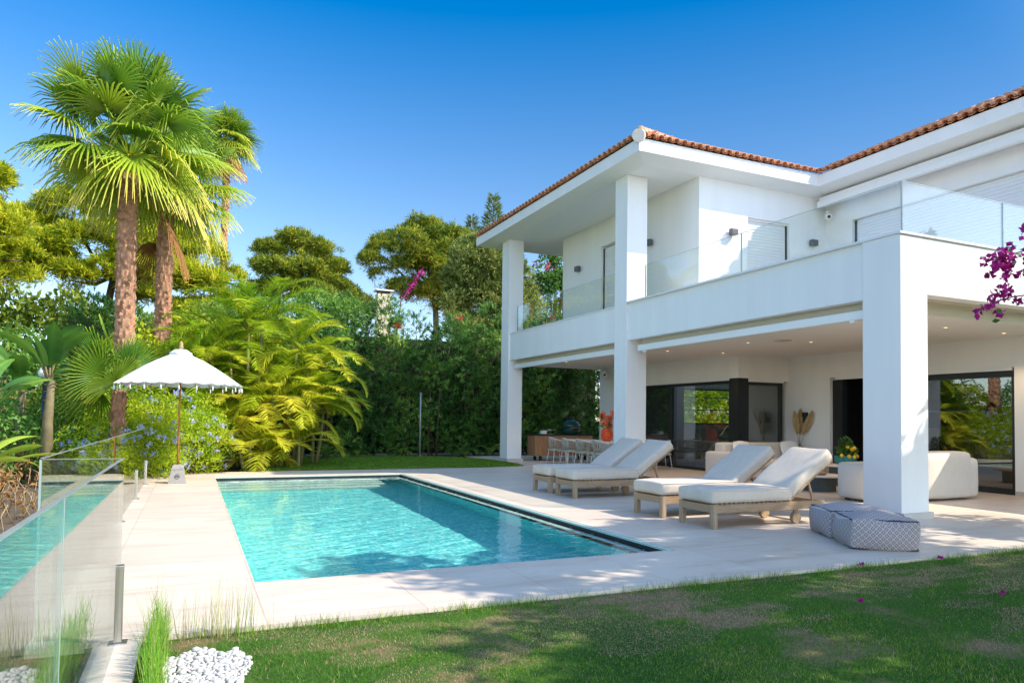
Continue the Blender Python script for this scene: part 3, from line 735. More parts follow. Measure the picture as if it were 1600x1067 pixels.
DL = [(10.98 + .35, 20.77, 'first recessed ceiling light from the far left end of the terrace ceiling'), (13.47, 15.6, 'recessed ceiling light just in front of the corner window'), (12.2, 13.24, 'recessed ceiling light above the back sofa'),
      (13.35, 12.40, 'recessed ceiling light right of the round ceiling speaker'), (13.50, 9.2, 'recessed ceiling light just right of the big near pillar'), (15.33, 9.2, 'recessed ceiling light nearest the right edge under the bougainvillea'), (11.84, 15.94, 'recessed ceiling light beside the tall middle pillar'), (12.6, 18.6, 'recessed ceiling light above the dining table')]
for x, y, lb in DL:
    t = thing('ceiling_light', lb, 'ceiling light', (x, y, ZC), 0, 'recessed lights in the terrace ceiling')
    MB().lathe([(.065, 0), (.065, -.008), (.045, -.010), (.045, 0)], (x, y, ZC), 18).build('trim_ring', ALU, t)
    MB().lathe([(.035, -.011), (.03, -.014), (.001, -.014)], (x, y, ZC), 12).build('bulb', BULB, t)
    sp = bpy.data.lights.new('ceiling_spot', 'SPOT'); sp.energy = 35; sp.color = (1, .72, .46); sp.spot_size = R(110); sp.spot_blend = .6; sp.shadow_soft_size = .04
    lo = bpy.data.objects.new('ceiling_spot', sp); COL.objects.link(lo); lo.location = (0, 0, -.03); lo.parent = t
t = MB().lathe([(.20, 0), (.20, -.012), (.18, -.016), (.0, -.016)], (12.6, 12.53, ZC), 28).build('ceiling_speaker', BEIGE); tag(t, 'flat round speaker set in the terrace ceiling', 'speaker')

# glass pool fence in three runs: near run, short return, far run
F = thing('glass_fence', 'frameless glass pool fence held by short steel posts on the left of the pool', 'fence', (-.6, 8, 0))
NXF, FXF, JY = -.40, -.86, 5.39
def fpanel(x0, x1, y0, y1, z0=.05, z1=1.20):
    o = B('glass_panel', FENCEGL, F, (x0, x1, y0, y1, z0, z1))
    return o
T_ = .014
for a_, b_ in ((-1.2, 2.93), (2.95, JY)): fpanel(NXF - T_, NXF, a_, b_)
fpanel(FXF, NXF - T_ - .01, JY - T_, JY)
for a_, b_ in ((JY + .01, 8.0), (8.02, 11.0), (11.02, 14.0), (14.02, 17.25)): fpanel(FXF - T_, FXF, a_, b_, .05, 1.205)
BE('edge_seam', M_plain('panel_seam', (.30, .36, .34), .3, bumps=0), F, (NXF - T_ - .001, NXF + .001, 2.935, 2.945, .05, 1.20), (FXF - .016, FXF - .004, JY - .015, JY + .009, .05, 1.2))
BE('top_edge', M_plain('polished_edge', (.24, .26, .26), .3, bumps=0), F, (NXF - T_ - .001, NXF + .001, -1.2, JY, 1.2, 1.204), (FXF, NXF - T_, JY - T_, JY, 1.2, 1.204), (FXF - T_ - .001, FXF + .001, JY + .01, 17.25, 1.206, 1.210))
def spigot(x, y):
    o = B('post', STEEL, F, (x - .030, x + .024, y - .028, y + .028, .012, .51), bevel=.006)
    B('base_plate', STEEL, o, (x - .055, x + .055, y - .055, y + .055, .001, .012), bevel=.003)
for y in (JY - .06, .3): spigot(NXF, y)
for y in (17.1, 14.2, 11.25, 8.3): spigot(FXF, y)
# ------------------------------------------------------------------ furniture
def copy_tree(o, parent=None):
    c = o.copy(); COL.objects.link(c); c.parent = parent
    if parent is not None: c.matrix_parent_inverse = o.matrix_parent_inverse.copy()
    for ch in [k for k in bpy.data.objects if k.parent == o]: copy_tree(ch, c)
    return c

def make_lounger():
    t = thing('sun_lounger', None, 'sun lounger', group='wooden sun loungers beside the pool')
    W_, L_ = .77, 2.12
    m = MB(); m.box(.07, L_, 0, .035, .215, .335); m.box(.07, L_, W_ - .035, W_, .215, .335)
    m.box(.0, .03, .085, W_ - .085, .225, .33); m.box(L_ - .04, L_, .036, W_ - .036, .22, .33); m.box(1.42, 1.46, .036, W_ - .036, .22, .32)
    m.build('frame', TEAK, t, bevel=.004)
    m = MB(); x = .06
    while x < 1.44: m.box(x, x + .055, .02, W_ - .02, .337, .355); x += .085
    m.build('seat_slats', TEAK, t)
    for yy in (0, W_ - .085): B('leg', TEAKZ, t, (0, .075, yy, yy + .085, 0, .34), bevel=.006)
    for yy in (.04, W_ - .09):
        o = MB(); o.tube([(1.60, yy, .085), (1.60, yy + .06, .085)], .085, 22, smooth=False); o.box(1.56, 1.64, yy + .012, yy + .048, .10, .22); o.build('wheel', TEAKZ, t, bevel=.006)
    mt = MB(); mt.rbox(-.02, 1.47, -.01, W_ + .01, .355, .545, .045, .014, 10, .006, seed=3); mt.build('seat_cushion', FAB, t)
    a = R(35); hx, hz = 1.47, .385
    M4 = Matrix.Translation((hx, 0, hz)) @ Matrix.Rotation(-a, 4, 'Y')
    b = MB(); b.rbox(.0, 1.02, -.01, W_ + .01, .0, .185, .045, .016, 10, .007, mat=M4, seed=4); b.build('back_cushion', FAB, t)
    f = MB()
    for yy in (.03, W_ - .07): f.bar(M4 @ Vector((.02, yy + .02, -.02)), M4 @ Vector((1.02, yy + .02, -.02)), .04, .035)
    for k in range(9): p = M4 @ Vector((.06 + k * .115, .04, -.012)); q = M4 @ Vector((.06 + k * .115, W_ - .04, -.012)); f.bar(p, q, .05, .018, up=(math.sin(a), 0, math.cos(a)))
    f.build('backrest_frame', TEAK, t)
    for yy in (.10, W_ - .10):
        s = MB(); s.bar(M4 @ Vector((.48, yy, -.03)), (2.0, yy, .27), .03, .03); s.build('strut', TEAK, t)
    p = MB()
    for q in ([(-.02, -.01, .372), (1.45, -.01, .372)], [(-.02, -.01, .53), (1.45, -.01, .53)]): p.tube([Vector(a_) + Vector((0, -.006, 0)) for a_ in q], .005, 5)
    p.build('piping', FAB, t)
    return t
LG = make_lounger()
for i, (x, y, lb) in enumerate([(6.66, 7.9, 'nearest sun lounger with its cushion mostly in sunshine, beside the two grey poufs'), (6.65, 9.06, 'second nearest sun lounger, between the sunlit one and the two shaded ones'),
                                (6.65, 11.83, 'third sun lounger from the front, fully in shade before the terrace chairs'), (6.65, 12.84, 'farthest sun lounger in shade, with its foot nearest the small back pillar')]):
    o = LG if i == 0 else copy_tree(LG); o.location = (x, y, 0); o.rotation_euler = (0, 0, (.0, .004, -.006, .003)[i]); o['label'] = lb

def make_chair():
    t = thing('dining_chair', None, 'chair', group='rope dining chairs round the terrace table')
    m = MB(); m.rbox(-.24, .26, -.25, .25, .44, .50, .03, .01, 5); m.build('seat_cushion', M_plain('sage_cushion', (.36, .42, .35), .9), t)
    def arc(k, n, r, z, tz=0): a = PI * (.42 + 1.16 * k / n); return Vector((r * math.cos(a) * 1.0 + .03, r * math.sin(a), z + tz * abs(k / n - .5) * 2))
    m = MB(); n = 26; pts = [arc(k, n, .31, .90, -.13) for k in range(n + 1)]; m.tube(pts, .013, 6); m.build('top_rail', CHAIRM, t)
    m = MB(); pts = [arc(k, n, .255, .45) for k in range(n + 1)]; m.tube(pts, .013, 6); m.build('seat_ring', CHAIRM, t)
    m = MB(); K = 34
    for k in range(K + 1):
        a = arc(k, K, .31, .89, -.13); b = arc(min(K, max(0, k + (1.6 if k % 2 else -1.6))), K, .258, .46); mid = (a + b) / 2 + Vector((-.01, 0, 0))
        m.tube([a, mid, b], .0085, 4)
    m.build('rope_back', ROPE, t)
    for sx, sy in ((-1, -1), (-1, 1), (1, -1), (1, 1)):
        m = MB(); m.tube([(sx * .20, sy * .20, .45), (sx * .26, sy * .25, 0)], [.013, .010], 6); m.build('leg', CHAIRM, t)
    return t
CH = make_chair()
first = True
for (x, y, rz, lb) in [(11.42, 21.55, 0, 'farthest dining chair in its row, in front of the wooden outdoor kitchen'), (11.42, 20.58, .03, 'second dining chair from the far end of the row, before the green grill'),
                       (11.42, 19.66, -.02, 'third dining chair from the far end, left of the orange vase'), (11.45, 18.70, .02, 'dining chair nearest the tall middle pillar on its left side'),
                       (13.42, 18.35, PI - .25, 'dining chair right of the tall middle pillar, in front of the dark glass door'), (13.35, 19.5, PI, 'dining chair partly hidden behind the tall middle pillar and the raised lounger back'), (13.35, 20.6, PI + .05, 'dining chair on the house side of the table near the wall')]:
    o = CH if first else copy_tree(CH); first = False
    o.location = (x, y, 0); o.rotation_euler = (0, 0, rz); o['label'] = lb
t = thing('dining_table', 'long pale dining table on the covered terrace between the rope chairs', 'table', (12.4, 20.1, 0))
MB().rbox(11.9, 12.9, 18.2, 22.0, .775, .82, .015, n=3).build('tabletop', CHAIRM, t)
for sx in (11.98, 12.82):
    for sy in (18.35, 21.85): B('leg', CHAIRM, t, (sx - .035, sx + .035, sy - .035, sy + .035, 0, .775))
# flowers on the table
t = thing('flower_vase', 'orange bobbled vase of coral flowers on the dining table', 'vase', (12.2, 19.6, .82))
m = MB(); m.lathe([(.10, 0), (.15, .06), (.17, .2), (.14, .36), (.08, .42), (.07, .42), (.07, .05)], (12.2, 19.6, .821), 20)
for r in range(6):
    for k in range(12):
        a = 2 * PI * (k + .5 * (r % 2)) / 12; z = .05 + r * .062; rr = [.145, .165, .175, .17, .155, .13][r]
        m.lathe([(.002, -.032), (.026, -.018), (.034, 0), (.026, .018), (.002, .032)], (12.2 + rr * math.cos(a), 19.6 + rr * math.sin(a), .83 + z), 8)
m.build('bobbled_body', ORANGE, t)
m = MB(); fl = []
for k in range(11):
    a = random.uniform(0, 2 * PI); rr = random.uniform(.05, .42); h = random.uniform(.45, .95); p = Vector((12.2 + rr * math.cos(a), 19.6 + rr * math.sin(a), .82 + h)); fl.append(p)
    m.tube([(12.2, 19.6, 1.2), ((12.2 + p.x) / 2, (19.6 + p.y) / 2, .82 + h * .7), p], .006, 4)
m.build('stems', M_plain('green_stem', (.05, .12, .02), .6), t)
fb = FB()
for p in fl:
    d = unit(26) + np.array([-.1, -.2, .3]); fb.leaves(np.tile(p, (26, 1)), d, unit(26), .13, .075, RNG.random(26), .3, .3)
fb.build('blooms', PINKF, t)
fb = FB(); P = np.array([list(fl[i % len(fl)]) for i in range(40)]) - np.array([0, 0, .12]); fb.leaves(P, unit(40) + [0, 0, .2], unit(40), .24, .05, RNG.random(40), .2, .3); fb.build('leaves', OLEA, t)
# outdoor kitchen and ceramic grill
t = thing('outdoor_kitchen', 'wooden outdoor kitchen cart with a dark worktop on black castors', 'cart', (12.5, 23.3, 0))
m = MB(); n = 15
for k in range(n): x0 = 11.36 + k * 2.4 / n; m.box(x0, x0 + 2.4 / n - .008, 23.10, 23.13, .17, .91)
m.box(11.36, 13.75, 23.131, 23.76, .17, .91); m.build('plank_body', CEDAR, t)
B('worktop', DARK, t, (11.32, 13.8, 23.06, 23.8, .912, .955), bevel=.004)
for x, yy in ((11.62, 23.2), (13.5, 23.2), (11.62, 23.66), (13.5, 23.66)): MB().tube([(x - .03, yy, .08), (x + .03, yy, .08)], .08, 14).box(x - .045, x + .045, yy - .02, yy + .02, .08, .169).build('castor', BLACK, t)
t = thing('ceramic_grill', 'dark green egg-shaped grill set in the outdoor kitchen worktop', 'grill', (13.0, 23.42, .955))
c = (13.0, 23.42, .957)
MB().lathe([(.24, 0), (.31, .05), (.345, .17), (.345, .20)], c, 28).build('bowl', GREENC, t)
MB().lathe([(.352, .20), (.358, .205), (.358, .235), (.352, .24)], c, 28).build('band', BLACK, t)
MB().lathe([(.345, .245), (.335, .34), (.28, .46), (.17, .53), (.08, .555), (.0, .56)], c, 28).build('dome_lid', GREENC, t)
MB().lathe([(.075, .55), (.075, .62), (.05, .64), (0, .64)], c, 14).build('chimney_cap', BLACK, t)
MB().tube([(12.78, 23.08, 1.19), (12.80, 23.02, 1.20), (13.12, 22.98, 1.20), (13.15, 23.07, 1.19)], .014, 8).build('handle', TEAK, t)
t = thing('serving_tray', 'shiny metal tray with raised handles on the left end of the outdoor kitchen', 'tray', (12.0, 23.4, .957))
B('tray_plate', STEEL, t, (11.70, 12.28, 23.25, 23.6, .957, .97)); B('box', ALU, t, (11.72, 11.92, 23.28, 23.45, .971, 1.09), bevel=.01)
MB().tube([(11.95, 23.26, .97), (11.95, 23.26, 1.12), (12.26, 23.26, 1.12), (12.26, 23.26, .97)], .012, 6).build('handle', STEEL, t)

# back sofa, pillows
t = thing('back_sofa', 'cream upholstered sofa against the wall by the corner window', 'sofa', (14.5, 15.2, 0))
MB().rbox(13.12, 15.85, 15.15, 15.55, .05, .93, .07, .01, 7, .003).build('backrest', SOFA, t)
MB().rbox(12.75, 13.11, 14.1, 15.50, .05, .70, .08, .01, 7).build('armrest', SOFA, t)
for k in range(2): MB().rbox(13.13 + k * 1.35, 13.12 + (k + 1) * 1.35, 14.15, 15.14, .30, .50, .05, .02, 7).build('seat_cushion', SOFA, t)
MB().rbox(13.13, 15.83, 14.2, 15.14, .05, .295, .04, 0, 4).build('base', SOFA, t)
def pillow(x, y, z, rz, lb):
    t = thing('fringed_pillow', lb, 'pillow', (x, y, z), rz, 'white fringed pillows on the back sofa')
    m = MB(); Mt = Matrix.Rotation(R(-18), 4, 'X'); m.rbox(-.27, .27, -.05, .05, -.19, .19, .05, .05, 8, mat=Mt); m.build('cushion', FABW, t, local=True)
    m = MB()
    for k in range(13):
        for sx in (-1, 1):
            p = Mt @ Vector((sx * .27, 0, -.18 + k * .03)); m.tube([p, p + Vector((sx * .035, 0, -.008))], .010, 5)
    for k in range(18):
        p = Mt @ Vector((-.26 + k * .0305, 0, .19)); m.tube([p, p + Vector((0, 0, .03))], .010, 5)
    m.build('fringe', FABW, t, local=True)
pillow(13.62, 15.0, .76, .05, 'white fringed pillow at the left end of the back sofa')
pillow(15.35, 15.0, .76, -.08, 'white fringed pillow at the right end of the back sofa under the dried leaves')
# dried leaves in a tall vase behind the sofa
t = thing('dried_leaf_vase', 'three tall dried palm spears in a vase beside the back sofa', 'vase', (15.95, 15.3, 0))
MB().lathe([(.10, 0), (.16, .15), (.17, .45), (.09, .75), (.07, .85), (.05, .85), (.05, .3)], (15.97, 15.25, 0.001), 20).build('vase_body', STONE, t)
for (bx, tx, tz, by, w_) in ((15.95, 15.78, 1.86, 15.25, .15), (15.97, 15.96, 1.92, 15.2, .17), (15.98, 15.95, 1.86, 14.75, .17)):
    b = Vector((bx, 15.25, .84)); e = Vector((tx, by, tz)); d = (e - b).normalized(); s = Vector((.55, -.83, 0)); m = MB()
    m.tube([b, b + (e - b) * .4], .009, 5); rows = []
    ts = [.30, .4, .55, .7, .85, .95, 1.0]; ws = [.1, .65, 1, .95, .7, .35, .02]
    vs = []; fs = []
    for u, ww in zip(ts, ws):
        c = b + (e - b) * u
        for q in (-1, -.5, 0, .5, 1): vs.append(c + s * q * ww * w_ * .62 + Vector((.02, .03, 0)) * (abs(q) * 1.0 + .35 * (1 if q in (-.5, .5) else 0)))
    for i in range(len(ts) - 1):
        for j in range(4): fs.append((i * 5 + j, i * 5 + j + 1, i * 5 + 5 + j + 1, i * 5 + 5 + j))
    m.add(vs, fs); m.build('dried_leaf', DRIED, t)
t = thing('wall_speaker', 'black boxy fitting on the wall behind the dried leaves', 'wall fitting', (16.1, 15.15, 1.66))
MB().box(16.02, 16.099, 15.0, 15.34, 1.5, 1.66).box(16.0, 16.095, 15.05, 15.2, 1.661, 1.8).box(16.03, 16.098, 14.99, 15.06, 1.44, 1.5).build('housing', BLACK, t)
m = MB()
for k in range(4): m.box(16.085, 16.099, 14.98 + k * .12, 15.04 + k * .12, 1.92, 1.98)
o = m.build('wall_switches', ALU, t)
# front sofa seen from behind
t = thing('front_sofa', 'cream boucle sofa seen from behind beside the big near pillar', 'sofa', (13.1, 9.7, 0))
MB().rbox(12.95, 14.36, 9.25, 9.62, .045, .96, .09, .015, 7, .003, seed=2).build('backrest', SOFA, t)
MB().rbox(11.68, 12.94, 9.50, 10.22, .045, .735, .07, .02, 7, .003, seed=5).build('armrest', SOFA, t)
MB().rbox(14.30, 14.66, 9.30, 10.25, .045, .83, .09, .02, 7, .003, seed=7).build('armrest', SOFA, t)
MB().rbox(12.95, 14.30, 9.63, 10.25, .045, .43, .05, .01, 5).build('seat_cushion', SOFA, t)
m = MB()
for x in (11.9, 13.2, 14.45): m.box(x - .04, x + .04, 9.58, 9.66, 0, .045); m.box(x - .04, x + .04, 10.1, 10.18, 0, .045)
m.build('feet', BLACK, t)
# coffee tables
def ctable(x, y, r, h, lb):
    t = thing('coffee_table', lb, 'coffee table', (x, y, 0), 0, 'round stone coffee tables')
    MB().lathe([(r, h - .04), (r + .01, h - .03), (r + .01, h - .008), (r, h)], (x, y, 0), 40).build('tabletop', MORTAR, t)
    MB().lathe([(r * .62, 0.001), (r * .62, h - .041)], (x, y, 0), 72, False, fl=lambda j, n, z: 1 + (.03 if j % 2 else 0)).build('fluted_base', FLUTE, t)
ctable(12.75, 11.6, .52, .36, 'low round coffee table behind the nearest lounger'); ctable(14.45, 12.4, .55, .50, 'taller round coffee table carrying the lemon pot')
t = MB().lathe([(.16, 0), (.2, .02), (.22, .06), (.2, .06), (.1, .03)], (12.6, 11.55, .362), 24).build('bowl', TEAK); tag(t, 'brown wooden bowl on the low coffee table', 'bowl')
t = thing('lemon_plant', 'small lemon plant with yellow fruit in a teal pot on the coffee table', 'plant', (14.6, 12.5, .5))
MB().lathe([(.19, 0), (.25, .05), (.26, .2), (.24, .21), (.22, .2), (.2, .1)], (14.6, 12.5, .502), 22).build('pot', TEALP, t)
fb = FB(); P, d = lobe_points([(14.6, 12.5, .85, .2), (14.5, 12.45, .78, .16), (14.75, 12.5, .78, .15), (14.6, 12.5, 1.0, .13)], 320, .9, low=.6); fb.leaves(P, d + unit(320) * .6, unit(320), .09, .045, RNG.random(320) * .6, .2, .2); fb.build('foliage', BANA, t)
for (dx, dy, dz) in ((-.02, -.2, .37), (.06, -.2, .4), (-.22, -.08, .22), (-.12, -.2, .2), (.0, -.25, .19), (.2, -.16, .2), (.28, -.05, .23), (-.05, -.1, .42)):
    MB().lathe([(0, -.05), (.035, -.035), (.05, 0), (.035, .035), (0, .055)], (14.6 + dx, 12.5 + dy, .5 + dz), 12).build('lemon', YELL, t)
# poufs
def pouf(x, y, rz, sx, sy, seed, lb):
    t = thing('pouf', lb, 'pouf', (x, y, 0), rz, 'diamond patterned poufs by the near pillar')
    m = MB(); m.rbox(0, sx, 0, sy, .003, .355, .03, .075, 14, .012, seed=seed); b = m.build('cushion', POUF, t, local=True)
    # piping follows the edges of the cushion
    pp = MB()
    e = .016; z1 = .348; z0 = .015
    def ln(a, b_, bul):
        a = Vector(a); b_ = Vector(b_); return [a + (b_ - a) * u + Vector(bul) * (1 - (2 * u - 1) ** 2) + Vector((math.sin(u * 17 + seed), math.cos(u * 15), math.sin(u * 21))) * .0035 for u in [i / 14 for i in range(15)]]
    for zz, bz in ((z1, .006), (z0, 0)):
        for a, b_ in (((e, e, zz), (sx - e, e, zz)), ((sx - e, e, zz), (sx - e, sy - e, zz)), ((sx - e, sy - e, zz), (e, sy - e, zz)), ((e, sy - e, zz), (e, e, zz))): pp.tube(ln(a, b_, (0, 0, bz)), .009, 5)
    for (a, b_) in ((e, e), (sx - e, e), (sx - e, sy - e), (e, sy - e)): pp.tube(ln((a, b_, z0), (a, b_, z1), (.012 if a < .5 else -.012, .012 if b_ < .5 else -.012, 0)), .0065, 5)
    pp.build('piping', POUFT, t, local=True)
pouf(7.21, 6.10, math.atan2(-.42, .61), .76, .76, 1, 'nearer grey patterned pouf at the edge of the lawn')
pouf(7.63, 6.78, math.atan2(-.36, .68), .78, .74, 2, 'farther grey patterned pouf touching the first, toward the loungers')

# ------------------------------------------------------------------ parasol
ux, uy = -.25, 17.3
t = thing('stone_block', 'grey carved stone block holding the white parasol', 'parasol weight', (ux, uy, 0))
m = MB(); h0, h1 = .185, .125
m.add([(ux - h0, uy - h0, 0), (ux + h0, uy - h0, 0), (ux + h0, uy + h0, 0), (ux - h0, uy + h0, 0), (ux - h1, uy - h1, .30), (ux + h1, uy - h1, .30), (ux + h1, uy + h1, .30), (ux - h1, uy + h1, .30)], [(3, 2, 1, 0), (4, 5, 6, 7), (0, 1, 5, 4), (1, 2, 6, 5), (2, 3, 7, 6), (3, 0, 4, 7)])
m.build('block', STONE, t, bevel=.01)
m = MB(); m.add([(ux - .135, uy - .135, .302), (ux + .135, uy - .135, .302), (ux + .135, uy + .135, .302), (ux - .135, uy + .135, .302), (ux - .09, uy - .09, .40), (ux + .09, uy - .09, .40), (ux + .09, uy + .09, .40), (ux - .09, uy + .09, .40)], [(3, 2, 1, 0), (4, 5, 6, 7), (0, 1, 5, 4), (1, 2, 6, 5), (2, 3, 7, 6), (3, 0, 4, 7)])
m.build('cap', STONE, t, bevel=.008)
m = MB()
for k in range(7):
    a = -PI / 2 + (k - 3) * .42; c = Vector((ux, uy - h0 + .035, .14)); e = c + Vector((math.sin(a + PI / 2) * .06, -.008, .05 * math.cos((k - 3) * .42)))
    m.tube([c, (c + e) / 2 + Vector((0, -.012, 0)), e], [.006, .012, .004], 6)
m.tube([(ux + .05 * math.cos(a), uy - h0 + .028 + .02 * math.sin(a) * .6, .15 + .05 * math.sin(a)) for a in [i * PI / 10 for i in range(21)]], .006, 5)
m.build('carved_emblem', M_plain('dark_carving', (.16, .15, .15), .9), t)
t = thing('parasol', 'white cotton parasol with hanging tassels on a brown pole at the end of the pool', 'parasol', (ux, uy, .4))
MB().tube([(ux, uy, .401), (ux, uy, 1.5), (ux + .005, uy, 2.9)], .021, 12).build('pole', BAMBOO, t)
NR = 24; RR = 1.28
prof = [(.17, 2.83), (.3, 2.775), (.5, 2.68), (.75, 2.53), (1.0, 2.365), (1.17, 2.24), (1.28, 2.165)]
vs = []; fs = []; SUBD = 6; NJ = NR * SUBD
for r_, z_ in prof:
    for j in range(NJ):
        ph = (j % SUBD) / SUBD; sag = math.sin(ph * PI) ; a = 2 * PI * j / NJ; k = (r_ / RR) ** 1.3
        rr = r_ * (1 - .03 * sag * k); vs.append((ux + rr * math.cos(a), uy + rr * math.sin(a), z_ - .055 * sag * k + (.028 * sag if r_ > 1.25 else 0)))
n0 = len(vs)
for r_, z_ in prof:
    for j in range(NJ): v = vs[prof.index((r_, z_)) * NJ + j]; vs.append((v[0], v[1], v[2] - .006))
K = len(prof)
for i in range(K - 1):
    for j in range(NJ): q = (i * NJ + j, i * NJ + (j + 1) % NJ, (i + 1) * NJ + (j + 1) % NJ, (i + 1) * NJ + j); fs.append(q[::-1]); fs.append(tuple(n0 + a for a in q))
for i in (0, K - 1):
    for j in range(NJ): fs.append((i * NJ + j, i * NJ + (j + 1) % NJ, n0 + i * NJ + (j + 1) % NJ, n0 + i * NJ + j))
CANO = M_plain('parasol_cotton', (.66, .66, .67), .9, var=.02, bumps=.1, bscale=150, spec=.1)
m = MB(); m.add(vs, fs, True); m.build('canopy', CANO, t)
m = MB(); m.lathe([(.235, 2.80), (.22, 2.86), (.12, 2.93), (.03, 2.94)], (ux, uy, 0), 40, True, fl=lambda j, n, z: 1 + .05 * math.sin(j * PI * 2 * 6 / n)); m.build('top_vent', CANO, t)
MB().lathe([(.03, 2.935), (.045, 2.96), (.05, 3.0), (.03, 3.02), (.045, 3.05), (.03, 3.09), (.01, 3.12), (0, 3.12)], (ux, uy, 0), 14).build('finial', DRIED, t)
for k in range(NR):
    a = 2 * PI * k / NR; m = MB(); m.tube([(ux + .03 * math.cos(a), uy + .03 * math.sin(a), 2.80), (ux + .75 * math.cos(a), uy + .75 * math.sin(a), 2.515), (ux + 1.26 * math.cos(a), uy + 1.26 * math.sin(a), 2.16)], .007, 4); m.build('rib', BAMBOO, t)
for k in range(NR):
    a = 2 * PI * k / NR; x = ux + 1.285 * math.cos(a); y = uy + 1.285 * math.sin(a)
    MB().tube([(x, y, 2.168), (x, y, 2.10)], .003, 4).lathe([(.002, 2.10), (.012, 2.09), (.010, 2.07), (.021, 2.01), (.0, 2.01)], (x, y, 0), 8).build('tassel', FABW, t)

# ------------------------------------------------------------------ lamp post, garden wall, pole, neighbour's house
t = thing('lamp_post', 'slim black garden lamp post with a white head among the banana leaves', 'lamp post', (-3.05, 19, 0))
MB().tube([(-3.05, 19, -.05), (-3.05, 19, 2.28)], .045, 12).build('pole', BLACK, t)
MB().lathe([(.06, 2.28), (.13, 2.34), (.14, 2.42), (.08, 2.52), (0, 2.53)], (-3.05, 19, 0), 18).build('lamp_head', ALU, t)
t = thing('garden_wall', 'ochre rendered garden wall behind the banana plants', 'wall', (-6, 24.5, 0)); B('wall_face', OCHRE, t, (-14, -2.4, 24.4, 24.7, -.05, 2.5)); B('coping', MORTAR, t, (-14.05, -2.35, 24.36, 24.74, 2.501, 2.56))
t = thing('metal_pole', 'thin grey metal pole standing in front of the dark hedge', 'pole', (8.28, 27.2, 0)); MB().tube([(8.28, 27.2, 0), (8.28, 27.2, 2.5)], .035, 10).build('pole_shaft', M_plain('galvanised', (.42, .42, .44), .5, .3), t); MB().box(8.2, 8.36, 27.12, 27.28, -.02, .01).build('base_plate', STEEL, t)
t = thing('neighbour_house', 'cream house with a chimney mostly hidden behind the tall hedge', 'house', (11, 42, 0))
B('wall', CREAM, t, (8.6, 14, 40, 46, 0, 5.1)); m = MB(); m.add([(8.3, 39.7, 5.1), (14.3, 39.7, 5.1), (14.3, 46.3, 5.1), (8.3, 46.3, 5.1), (11.3, 43, 5.8)], [(0, 1, 4), (1, 2, 4), (2, 3, 4), (3, 0, 4)]); m.build('roof', TERRA, t)
ch = B('chimney', CREAM, t, (9.55, 10.35, 40.1, 40.7, 4.9, 8.6)); B('chimney_cap', MORTAR, ch, (9.45, 10.45, 40.0, 40.8, 8.75, 8.83)); B('chimney_opening', BLACK, ch, (9.62, 10.28, 40.16, 40.64, 8.6, 8.75))
# ------------------------------------------------------------------ palms
def fan_leaf(fb, o, az, el, pet=.8, Rr=1.25, nseg=26, droop=.5, v=.5, spread=2.25, tilt=.0):
    """a fan leaf: petiole, then pleated blade whose free tips hang"""
    o = np.array(o, float)
    a = np.array([math.cos(el) * math.cos(az), math.cos(el) * math.sin(az), math.sin(el)])
    s = np.array([-math.sin(az), math.cos(az), 0.0]); n = np.cross(a, s); n = -n if n[2] < 0 else n
    s2 = s * math.cos(tilt) + n * math.sin(tilt); n = n * math.cos(tilt) - s * math.sin(tilt); s = s2
    hub = o + a * pet - np.array([0, 0, .10 * pet * droop])
    for k, off in ((0, s * .02), (1, n * .02)):
        V = [o - off, o + off, hub + off * .6, hub - off * .6]; fb.raw(V, [[0, 1, 2, 3]], min(1, v + .2))
    st = [0.04, .38, .74, 1.0]; th = np.linspace(-spread, spread, nseg + 1); V = []; A = []
    for i in range(nseg):
        t0, t1 = th[i], th[i + 1]; tm = (t0 + t1) / 2; dt = (t1 - t0) / 2; L = Rr * (1 - .28 * (abs(tm) / spread) ** 2) * RNG.uniform(.93, 1.04)
        for j, u in enumerate(st):
            r = L * u; wdt = dt if u <= .5 else dt * (.38 / u) * (.62 if j == 2 else .05)
            hang = droop * max(0, u - .35) ** 1.8 * Rr * (1.0 + RNG.uniform(-.2, .3)) * (1.1 + .5 * abs(tm) / spread)
            for q, lift in ((-1, .0), (0, .035 if u <= .5 else .02), (1, .0)):
                t = tm + q * wdt; d = a * math.cos(t) + s * math.sin(t)
                p = hub + d * r * (1 if j < 3 else .97) + n * (lift + .12 * r * (1 - math.cos(t))) ; p = p - np.array([0, 0, hang]); V.append(p)
                A.append(min(1, max(0, v + (.0 if j < 2 else .10 if j == 2 else .38) + RNG.uniform(-.03, .03))))
    base = np.arange(nseg)[:, None] * 12
    Q = np.concatenate([base + np.array([3 * j + q, 3 * j + q + 1, 3 * j + q + 4, 3 * j + q + 3]) for j in range(3) for q in range(2)], 0)
    fb.raw(V, Q, A)

